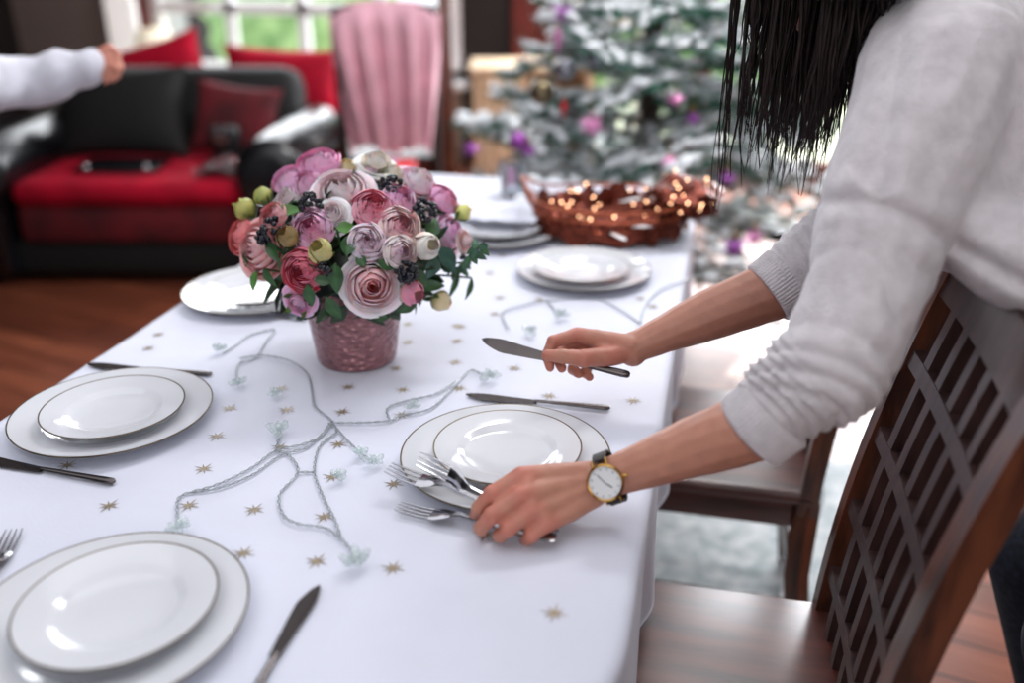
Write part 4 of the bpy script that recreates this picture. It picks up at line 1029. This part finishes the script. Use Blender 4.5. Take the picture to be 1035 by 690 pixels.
right_f = {
 'index': [(583, 338, 1.345, .0110), (559, 345, 1.335, .0095), (553, 359, 1.335, .0084), (556, 371, 1.332, .0072)],
 'middle': [(590, 342, 1.362, .0112), (569, 350, 1.368, .0096), (563, 362, 1.352, .0086), (568, 372, 1.338, .0074)],
 'ring': [(598, 347, 1.368, .0108), (582, 360, 1.372, .0094), (579, 373, 1.352, .0084), (585, 378, 1.336, .0072)],
 'pinky': [(606, 353, 1.366, .0098), (596, 366, 1.364, .0084), (592, 377, 1.350, .0076), (596, 381, 1.338, .0066)],
 'thumb': [(618, 360, 1.318, .0145), (590, 362, 1.306, .0125), (569, 360, 1.303, .0102), (553, 359, 1.308, .0086)]}
red_pts = []
def hand(mb, fd, wrist, wr, toward):
    P = {k: [(ad(x, y, t_), r) for x, y, t_, r in v] for k, v in fd.items()}
    for k, v in P.items():
        chain(mb, v)
        for j, (p, r) in enumerate(v):
            if j in (0, 1, 3): red_pts.append((p, r*1.5))
            if 0 < j < 3: mb.ball(p, r*1.10, 10)
    w0 = Vector(wrist)
    hd = (sum((P[k][0][0] for k in ('index', 'middle', 'ring', 'pinky')), Vector())/4 - w0).normalized()
    ac = (P['index'][0][0]-P['pinky'][0][0]); ac -= hd*ac.dot(hd); ac.normalize()
    for k, q in (('index', .011), ('middle', .004), ('ring', -.004), ('pinky', -.011)):
        a = w0+ac*q; b = P[k][0][0]; pn = ac.cross(hd); 
        chain(mb, [(a, .0150), (a.lerp(b, .5), .0140), (b, P[k][0][1]*1.05)])
    ks = ['index', 'middle', 'ring', 'pinky']
    for k1, k2 in zip(ks, ks[1:]):
        for f in (.35, .65, .9):
            a = w0.lerp(P[k1][0][0], f); b = w0.lerp(P[k2][0][0], f); mb.capsule(a, .0122, b, .0115)
    chain(mb, [(w0, .016), (P['thumb'][0][0], .0150), (P['thumb'][1][0], .0130)])
    chain(mb, [(P['thumb'][0][0], .0135), (P['index'][0][0].lerp(w0, .35), .0115)])
    return P
hb = MB()
PL = hand(hb, left_f, WLs, .026, None)
chain(hb, [(WLs, .0225), (ad(640, 474, 1.075), .0262), (ad(700, 452, 1.05), .0345), (ad(742, 438, 1.03), .0388), (CLs, .0385), (CLs+(ELs-CLs)*.35, .035), (ELs, .030)])
hb.capsule(WLs+CR*.0+CU*.006, .020, WLs-CU*.006, .020)
PR = hand(hb, right_f, WRs, .024, None)
chain(hb, [(WRs, .0225), (ad(668, 339, 1.33), .0268), (ad(715, 319, 1.33), .037), (CRs, .043), (CRs+(ERs-CRs)*.4, .042), (ERs, .036)])
hb.capsule(WRs+CU*.005, .0205, WRs-CU*.006, .0205)
def skincol(p):
    f = 0
    for q, r in red_pts:
        d = (p-q).length
        if d < r*1.6: f = max(f, 1-d/(r*1.6))
    c = mixc(SK, SKR, min(1, f*.9))
    return mixc(mixc(c, SKD, .35*max(0, min(1, (p-ad(600, 480, 1.08)).length*4-.3))), SKD, .3*max(0, ns(p.x*14, p.y*14, p.z*14)+.2))  # skin browned away from the left hand paints the arms' shade; noise mottles it
def skindisp(p, n): return p + n*(.0007*ns(p.x*60, p.y*60, p.z*60))
hands = remesh(hb, 'h', None, .0022, None, 5, skincol, skindisp)
# rest of the body (mostly inside clothing)
HIP = Vector((.86, 1.24, .97))
bb = MB()
chain(bb, [(ELs, .030), (SHL, .05)]); chain(bb, [(ERs, .030), (SHR, .05)])
neck = (SHL+SHR)/2+Vector((-.02, .0, .04))
chain(bb, [(SHL, .06), (SHR, .06)]); chain(bb, [((SHL+SHR)/2+Vector((.03, 0, -.05)), .075), (HIP, .11)])
chain(bb, [(neck, .052), (neck.lerp(HEAD, .6), .05)])
fr_h = frame(Vector((.25, 0, 1)))
bb.ball(HEAD, .1, 16, sc=(.98, .78, 1.18), mt=Matrix.Rotation(R(-35), 3, 'Y'))
FD = Vector((-.80, -.05, -.60)).normalized()      # facing direction (looks down at the table)
FU = (Vector((0, 0, 1))-FD*FD.z).normalized(); FS = FD.cross(FU)
bb.capsule(HEAD+FD*.045-FU*.055, .05, HEAD+FD*.055-FU*.085, .03)            # jaw
bb.capsule(HEAD+FD*.085+FU*.005, .010, HEAD+FD*.108-FU*.028, .013)           # nose
for sg in (-1, 1):
    bb.ball(HEAD+FS*sg*.078-FU*.01, .028, 10, sc=(.6, .4, 1)); bb.ball(HEAD+FD*.08+FS*sg*.032+FU*.005, .014, 8)
bb.capsule(HEAD+FD*.088-FU*.055-FS*.018, .008, HEAD+FD*.088-FU*.055+FS*.018, .008)
for sg in (-1, 1):
    k = HIP+Vector((0, sg*.09, -.06)); chain(bb, [(k, .095), (Vector((.55, 1.24+sg*.1, .5)), .06), (Vector((.68, 1.26+sg*.1, .09)), .04)]); bb.capsule((.68, 1.26+sg*.1, .045), .036, (.56, 1.26+sg*.11, .035), .03)
body = remesh(bb, 'b', None, .008, None, 4, lambda p: SK)
hands.add(body.v, body.f, body.c)
wm = thing('woman', 'dark haired person in a light grey sweater bending over to lay cutlery', 'person', (.84, 1.24, 0))
hands.build('body', M['skin'], wm, angle=0)
# eyes / lips small detail
# sweater
def sweater(pts_lists, vox, seamfn=None): pass
sb = MB()
DL = (ELs-CLs).normalized(); DR_ = (ERs-CRs).normalized()
chain(sb, [(CLs+DL*.030, .0465), (CLs+DL*.055, .051), (ELs, .059), (ad(866, 318, .992), .060), (ad(889, 235, 1.01), .071), (ad(925, 150, 1.03), .088), (SHL, .092)])
chain(sb, [(CRs+DR_*.034, .049), (CRs+DR_*.056, .053), (ERs, .058), (ERs.lerp(SHR, .5), .066), (SHR, .085)])
MIDB = (SHL+SHR)/2
chain(sb, [(SHL, .092), (MIDB+Vector((0, 0, .02)), .105), (SHR, .085)])
chain(sb, [(SHL+Vector((.02, .03, 0)), .10), (ad(1010, 175, 1.13), .12), (Vector((.62, 1.16, 1.07)), .135), (HIP+Vector((0, -.03, .02)), .15)])
chain(sb, [(SHR, .085), (Vector((.6, 1.34, 1.1)), .13), (HIP+Vector((0, .05, .02)), .15)])
chain(sb, [(ad(930, 170, 1.05), .07), (ad(985, 205, 1.12), .09), (ad(1035, 220, 1.18), .10)])
chain(sb, [(ad(972, 226, 1.03), .050), (ad(1040, 264, .985), .060), (ad(1130, 292, 1.0), .078), (Vector((.62, 1.16, 1.10)), .12)])
chain(sb, [(MIDB, .09), (neck, .07)]); chain(sb, [(MIDB+Vector((.03, 0, -.02)), .11), (Vector((.6, 1.25, 1.09)), .135), (HIP, .15)])
def aw(p, a, b):
    d = b-a; return (p-a).dot(d)/d.length_squared
def sdisp(p, n):
    out = 0
    # folds across the left forearm and elbow
    for a, b, amp, fq in ((CLs, ELs, .0046, 12.5), (ELs, SHL, .0045, 13), (CRs, ERs, .0042, 15)):
        t_ = aw(p, a, b); q = a+(b-a)*max(0, min(1, t_)); dist = (p-q).length
        if -.15 < t_ < 1.05 and dist < .1:
            k = amp*(1 if t_ < .8 else max(0, (1.05-t_)/.25)); k *= min(1, max(0, (t_-.02)*5)) if amp != .0045 or a != ELs else max(0, 1-t_*2.2)
            sn = math.sin(t_*fq*2+5*ns(p.x*9, p.y*9, p.z*9)+4*ns(p.x*5, p.y*5, 2)); out += k*(abs(sn)**.8*2-1)*(.35+.65*abs(1.6*ns(p.x*11+5, p.y*11, p.z*11)))*1.6
    out += .007*ns(p.x*7, p.y*7, p.z*7)+.003*ns(p.x*22, p.y*22, p.z*22)
    return p+n*out
sw = remesh(sb, 's', None, .004, None, 9, None, sdisp)
# hollow the sleeve ends is not needed: cuffs close on the arm
from mathutils.bvhtree import BVHTree
def on_surface(mb, pts):
    bv = BVHTree.FromPolygons(mb.v, mb.f); out = []
    for x, y in pts:
        h = bv.ray_cast(CO, ray(x, y).normalized())
        if h[0]: out.append(h[0])
    return out
seam_l = on_surface(sw, [(828+(905-828)*i/40, 204-4*i/40+13*(i/40)**3) for i in range(41)]+[(905+130*i/70, 213+74*i/70) for i in range(1, 71)])
fold_l = on_surface(sw, [(888+27*(i/90), 198-196*i/90) for i in range(91)])
for i, p in enumerate(sw.v):
    pass
from mathutils.kdtree import KDTree
kd = KDTree(len(seam_l)+len(fold_l))
for i, p in enumerate(seam_l+fold_l): kd.insert(p, i)
kd.balance()
cen = (SHL+ELs)/2
for i, p in enumerate(sw.v):
    q, k, d = kd.find(p)
    if d < .05:
        g = math.exp(-(d/.008)**2)*(.010 if k < len(seam_l) else .006)-math.exp(-((d-.022)/.012)**2)*.004
        if k >= len(seam_l) and (p-q).dot(CR) < 0: g += .016*(1-math.exp(-(d/.012)**2))*max(0, 1-d/.05)
        sw.v[i] = p-(CO-p).normalized()*g
swo = sw.build('sweater', M['sweater'], wm, angle=0)
def cuff(c, nxt, r0, r1, name='cuff'):
    d = (nxt-c).normalized(); fr = frame(d); m = MB()
    def fn(u, v):
        a = 2*math.pi*u; rib = .0009*math.cos(a*60)
        prof = [(r0-.004, .006), (r0, -.002), (r0+.0035, .001), (r0+.003+(r1-r0)*.5, .02), (r1+.003, .036), (r1-.003, .040)]
        i = v*(len(prof)-1); j = min(int(i), len(prof)-2); f = i-j
        r = prof[j][0]*(1-f)+prof[j+1][0]*f; z = prof[j][1]*(1-f)+prof[j+1][1]*f
        return c+fr @ Vector(((r+rib)*math.cos(a), (r+rib)*math.sin(a), z))
    m.grid(240, 10, fn, closeu=True); m.build(name, M['sweater'], wm, angle=0)
cuff(CLs-DL*.010, ELs, .0425, .0455)
cuff(CRs-DR_*.006, ERs, .0445, .048)
# seam line on the dropped shoulder
m = MB(); 
for l in ([(862, 205, .925), (900, 205, .93), (935, 215, .95), (968, 243, 1.0), (1000, 266, 1.05), (1036, 292, 1.09)],): pass
# trousers
tbm = MB()
for sg in (-1, 1):
    k = HIP+Vector((0, sg*.09, -.05)); chain(tbm, [(HIP+Vector((-.02, sg*.03, .0)), .125), (k, .108), (Vector((.55, 1.24+sg*.1, .5)), .08), (Vector((.68, 1.26+sg*.1, .10)), .058)])
remesh(tbm, 'p', None, .01, None, 6).build('trousers', M['denim'], wm, angle=0)
# hair
m = MB(); rnd = random.Random(11)
m.ball(HEAD+Vector((.025, 0, .012)), .112, 16, sc=(1.02, .86, 1.12), mt=Matrix.Rotation(R(-35), 3, 'Y'))
def lock(px0, t_, pyend, r, sway=0, py0=-45, n=9):
    a = ad(px0, py0, t_); e = a.copy(); fwd = 0
    # drop straight down until it reaches row pyend
    lo, hi = 0, 1.0
    for _ in range(30):
        mid = (lo+hi)/2; q = a-Vector((0, 0, mid)); d = q-CO; dep = d.dot(CF); y = 345-F*d.dot(CU)/dep
        if y < pyend: lo = mid
        else: hi = mid
    L = lo; sd = rnd.uniform(0, 90); pts = []; rs = []
    for i in range(n+1):
        f = i/n; p = a-Vector((0, 0, L*f))+CR*(sway*f*f+.012*ns(f*2.2, sd)*f*2)+CF*(.01*ns(f*2, sd, 5))
        pts.append(p); rs.append(r*(1-.85*f**2.2)+.0002)
    m.tube(pts, rs, 5, sx=.6)
for i in range(330):
    u = rnd.random()
    px = 782+142*u**.8; end = 70+110*rnd.random()**.7
    if px > 850: end = rnd.uniform(60, 165) + (px-850)*-.4
    lock(px, rnd.uniform(1.12, 1.34), end, rnd.uniform(.0012, .0034), rnd.uniform(-.008, .004))
for i in range(60): lock(rnd.uniform(757, 800), rnd.uniform(1.16, 1.28), rnd.uniform(20, 120)+rnd.random()**3*80, rnd.uniform(.001, .0028), rnd.uniform(-.006, .004))
for i in range(70): lock(rnd.uniform(800, 862), rnd.uniform(1.14, 1.3), rnd.uniform(130, 200), rnd.uniform(.0006, .0017), rnd.uniform(-.012, .006))
for i in range(16): lock(rnd.uniform(742, 752), rnd.uniform(1.2, 1.24), rnd.uniform(90, 235), rnd.uniform(.0006, .0018), rnd.uniform(-.004, .004))
for i in range(14): lock(rnd.uniform(772, 784), rnd.uniform(1.2, 1.24), rnd.uniform(120, 200), rnd.uniform(.0006, .0018), rnd.uniform(-.008, .0))
for i in range(260): lock(rnd.uniform(835, 935), rnd.uniform(1.0, 1.2), 0, rnd.uniform(.002, .004), rnd.uniform(-.006, .006), py0=-60)
for i in range(200):
    q = rnd.uniform(838, 912); lock(q, rnd.uniform(1.08, 1.16), 150-(q-838)*1.75+rnd.uniform(-14, 6), rnd.uniform(.0016, .003), rnd.uniform(-.006, .001))
m.build('hair', M['hair'], wm, label='long dark brown hair hanging down', angle=0)
# watch
wd = (ad(640, 474, 1.075)-WLs).normalized(); wc = WLs+wd*.016
wf = ((CO-wc).normalized()*1.0+Vector((.12, -.45, .1))); wf = (wf-wd*wf.dot(wd)).normalized(); wsd = wd.cross(wf).normalized()
fw = Matrix((wsd, wd, wf)).transposed()
t = thing('wristwatch', 'gold wristwatch with white dial and dark strap on the left wrist', 'watch', wc)
m = MB(); rs_ = .0275
def sfn(u, v):
    a = R(52)+R(256)*u; prof = [(-.0085, 0), (-.0085, .0022), (.0085, .0022), (.0085, 0), (-.0085, 0)]
    i = min(3, int(v*4)); f = v*4-i; y = prof[i][0]*(1-f)+prof[i+1][0]*f; r = rs_+prof[i][1]*(1-f)+prof[i+1][1]*f
    return wc+fw @ Vector((math.sin(a)*r*1.08, y, math.cos(a)*r))
m.grid(40, 4, sfn); m.build('strap', M['strap'], t, angle=30)
dc = wc+fw @ Vector((0, 0, .0285)); fw_s = fw; fw = fw @ Matrix.Scale(1.18, 3)
m = MB(); m.lathe([(1e-4, -.004), (.0165, -.004), (.0185, -.001), (.0185, .002), (.0172, .0035), (.0162, .003), (.016, .0015)], dc, n=48, mt=fw); cs = m.build('case', M['gold'], t)
m = MB(); m.lathe([(1e-4, .0018), (.0161, .0018)], dc, n=40, mt=fw); dl = m.build('dial', M['dial'], t)
m = MB()
for a, L_, w_ in ((.9, .0085, .0005), (-2.0, .011, .0004)):
    d = Vector((math.sin(a), math.cos(a), 0)); n_ = Vector((d.y, -d.x, 0))
    m.add([dc+fw @ (d*q*L_+n_*s_*w_+Vector((0, 0, .0024))) for q, s_ in ((0, -1), (0, 1), (1, 1), (1, -1))], [(0, 1, 2, 3)])
for k in range(12):
    a = k*math.pi/6; d = Vector((math.sin(a), math.cos(a), 0)); n_ = Vector((d.y, -d.x, 0))
    m.add([dc+fw @ (d*q+n_*s_*.0003+Vector((0, 0, .0024))) for q, s_ in ((.0125, -1), (.0125, 1), (.0145, 1), (.0145, -1))], [(0, 1, 2, 3)])
m.build('hands', M['steel_dark'], dl, smooth=False)
m = MB()
for sy_ in (-1, 1):
    for sx_ in (-1, 1): m.capsule(dc+fw @ Vector((sx_*.012, sy_*.007, -.002)), .0018, dc+fw @ Vector((sx_*.0215, sy_*.0075, -.006)), .0016, n=8)
m.build('lugs', M['gold'], t)
m = MB(); m.capsule(dc+fw @ Vector((0, .0185, 0)), .002, dc+fw @ Vector((0, .0215, 0)), .0022, n=8); m.build('crown', M['gold'], t)
# --- second person at the left
w2 = thing('man', 'person in a white sweater reaching in from the left toward the sofa', 'person', (-1.75, 1.75, 0))
hb = MB(); T2 = 2.2
WR2 = ad(108, 68, T2); EL2 = ad(-25, 86, T2*.96); SH2 = ad(-190, 60, T2*.95)
fing = {'index': [(111, 58, T2, 0.0085), (118, 60, T2, 0.0076), (122, 65, T2, 0.0068), (123, 70, T2, 0.0059)],
        'middle': [(111, 65, T2, 0.0085), (117, 69, T2-.01, 0.0076), (119, 74, T2, 0.0068), (119, 78, T2, 0.0059)],
        'ring': [(108, 71, T2, 0.0085), (113, 76, T2, 0.0076), (114, 80, T2, 0.0068), (114, 82, T2, 0.0059)],
        'pinky': [(104, 74, T2, 0.0076), (107, 79, T2, 0.0068), (108, 82, T2, 0.0059), (106, 84, T2, 0.0055)],
        'thumb': [(103, 54, T2, 0.0102), (110, 49, T2, 0.0093), (117, 52, T2, 0.0076), (121, 56, T2, 0.0068)]}
hand(hb, fing, ad(97, 66, T2), .022, None)
chain(hb, [(ad(97, 66, T2), .022), (ad(60, 74, T2), .028), (ad(20, 85, T2), .03), (EL2, .03)])
h2 = remesh(hb, 'h', None, .004, None, 3, lambda p: mixc(SK, SKR, .3))
hp = Vector((SH2.x-.08, SH2.y-.12, .92)); nk = Vector((SH2.x-.12, SH2.y-.1, SH2.z+.06))
bb = MB(); chain(bb, [(EL2, .03), (SH2, .045)]); chain(bb, [(nk-Vector((0, 0, .12)), .11), (hp, .12)]); chain(bb, [(nk, .05), (nk+Vector((0, 0, .14)), .05)])
S3 = Vector((nk.x-.12, nk.y-.17, SH2.z)); chain(bb, [(SH2, .06), (S3, .06)]); chain(bb, [(S3, .05), (S3+Vector((-.02, 0, -.3)), .04), (S3+Vector((.05, .0, -.52)), .028)])
H2 = nk+Vector((.02, 0, .23)); bb.ball(H2, .1, 14, sc=(.95, .8, 1.2)); bb.capsule(H2+Vector((.06, .04, -.03)), .012, H2+Vector((.085, .06, -.03)), .012)
for sg in (-1, 1): chain(bb, [(hp+Vector((0, sg*.09, -.05)), .09), (hp+Vector((.02, sg*.1, -.46)), .06), (Vector((hp.x, hp.y+sg*.1, .09)), .042)]); bb.capsule((hp.x, hp.y+sg*.1, .045), .038, (hp.x+.12, hp.y+sg*.11, .035), .03)
b2 = remesh(bb, 'b', None, .01, None, 4, lambda p: SK); h2.add(b2.v, b2.f, b2.c); h2.build('body', M['skin'], w2, angle=0)
sb = MB(); chain(sb, [(ad(90, 67, T2), .044), (ad(66, 73, T2), .052), (ad(20, 86, T2), .058), (EL2, .066), (SH2, .085), (nk-Vector((0, 0, .12)), .13), (hp, .15)])
chain(sb, [(nk-Vector((0, 0, .05)), .08), (S3, .08), (S3+Vector((-.02, 0, -.3)), .06), (S3+Vector((.05, .0, -.5)), .042)])
def sd2(p, n): return p+n*(.010*ns(p.x*10, p.y*10, p.z*10)+.004*math.sin(p.x*55+5*ns(p.x*6, p.y*6, p.z*6)))
remesh(sb, 's', None, .008, None, 5, None, sd2).build('sweater', M['white_sweater'], w2, angle=0)
tbm = MB()
for sg in (-1, 1): chain(tbm, [(hp+Vector((0, sg*.04, 0)), .125), (hp+Vector((0, sg*.09, -.05)), .105), (hp+Vector((.02, sg*.1, -.46)), .075), (Vector((hp.x, hp.y+sg*.1, .12)), .058)])
remesh(tbm, 'p', None, .012, None, 5).build('trousers', M['denim'], w2, angle=0)
m = MB(); m.ball(H2+Vector((-.015, -.01, .03)), .11, 14, sc=(.98, .86, 1.1)); m.build('hair', M['hair'], w2)
# ------------------------------------------------------------------ light
W = bpy.data.worlds.new('world'); SC.world = W; W.use_nodes = True
bg = W.node_tree.nodes['Background']; bg.inputs[0].default_value = (.86, .93, 1.0, 1); bg.inputs[1].default_value = 1.6
def area(name, loc, tgt, size, power, col):
    l = bpy.data.lights.new(name, 'AREA'); l.shape = 'RECTANGLE'; l.size, l.size_y = size; l.energy = power; l.color = col
    o = bpy.data.objects.new(name, l); COL.objects.link(o); o.location = loc
    o.rotation_euler = (Vector(tgt)-Vector(loc)).to_track_quat('-Z', 'Y').to_euler(); return o
area('garden_door_light', (.4, 5.9, 1.6), (-.1, 1.5, .9), (2.6, 2.3), 240, (.93, .96, 1))
area('window_light', (-2.8, 5.9, 1.9), (-1.6, 2.0, .6), (2.0, 2.0), 90, (.93, .96, 1))
area('ceiling_bounce', (-.9, .9, 2.5), (-.6, 1.4, .7), (2.6, 2.6), 24, (.93, .95, 1))
sun = bpy.data.lights.new('sun', 'SUN'); sun.energy = 7; sun.angle = .02; sun.color = (1, .96, .88)
so = bpy.data.objects.new('sun', sun); COL.objects.link(so); so.location = (3, 12, 9); so.rotation_euler = Vector((-.22, -1, -.86)).to_track_quat('-Z', 'Y').to_euler()
area('room_light', (.6, -1.6, 2.0), (-.2, 1.3, .8), (2.0, 1.6), 22, (1, .97, .96))
area('tree_fill', (.1, 2.9, 3.0), (-.3, 3.9, .6), (1.4, .8), 60, (1, 1, 1))  # unseen fill lamp added to brighten the tree
SC.view_settings.view_transform = 'Standard'; SC.view_settings.look = 'None'; SC.view_settings.exposure = .2
cy = SC.cycles; cy.use_denoising = True; cy.max_bounces = 8; cy.transparent_max_bounces = 8; cy.transmission_bounces = 6; cy.glossy_bounces = 3; cy.diffuse_bounces = 3
cy.caustics_reflective = False; cy.caustics_refractive = False; cy.sample_clamp_indirect = 4; cy.sample_clamp_direct = 20
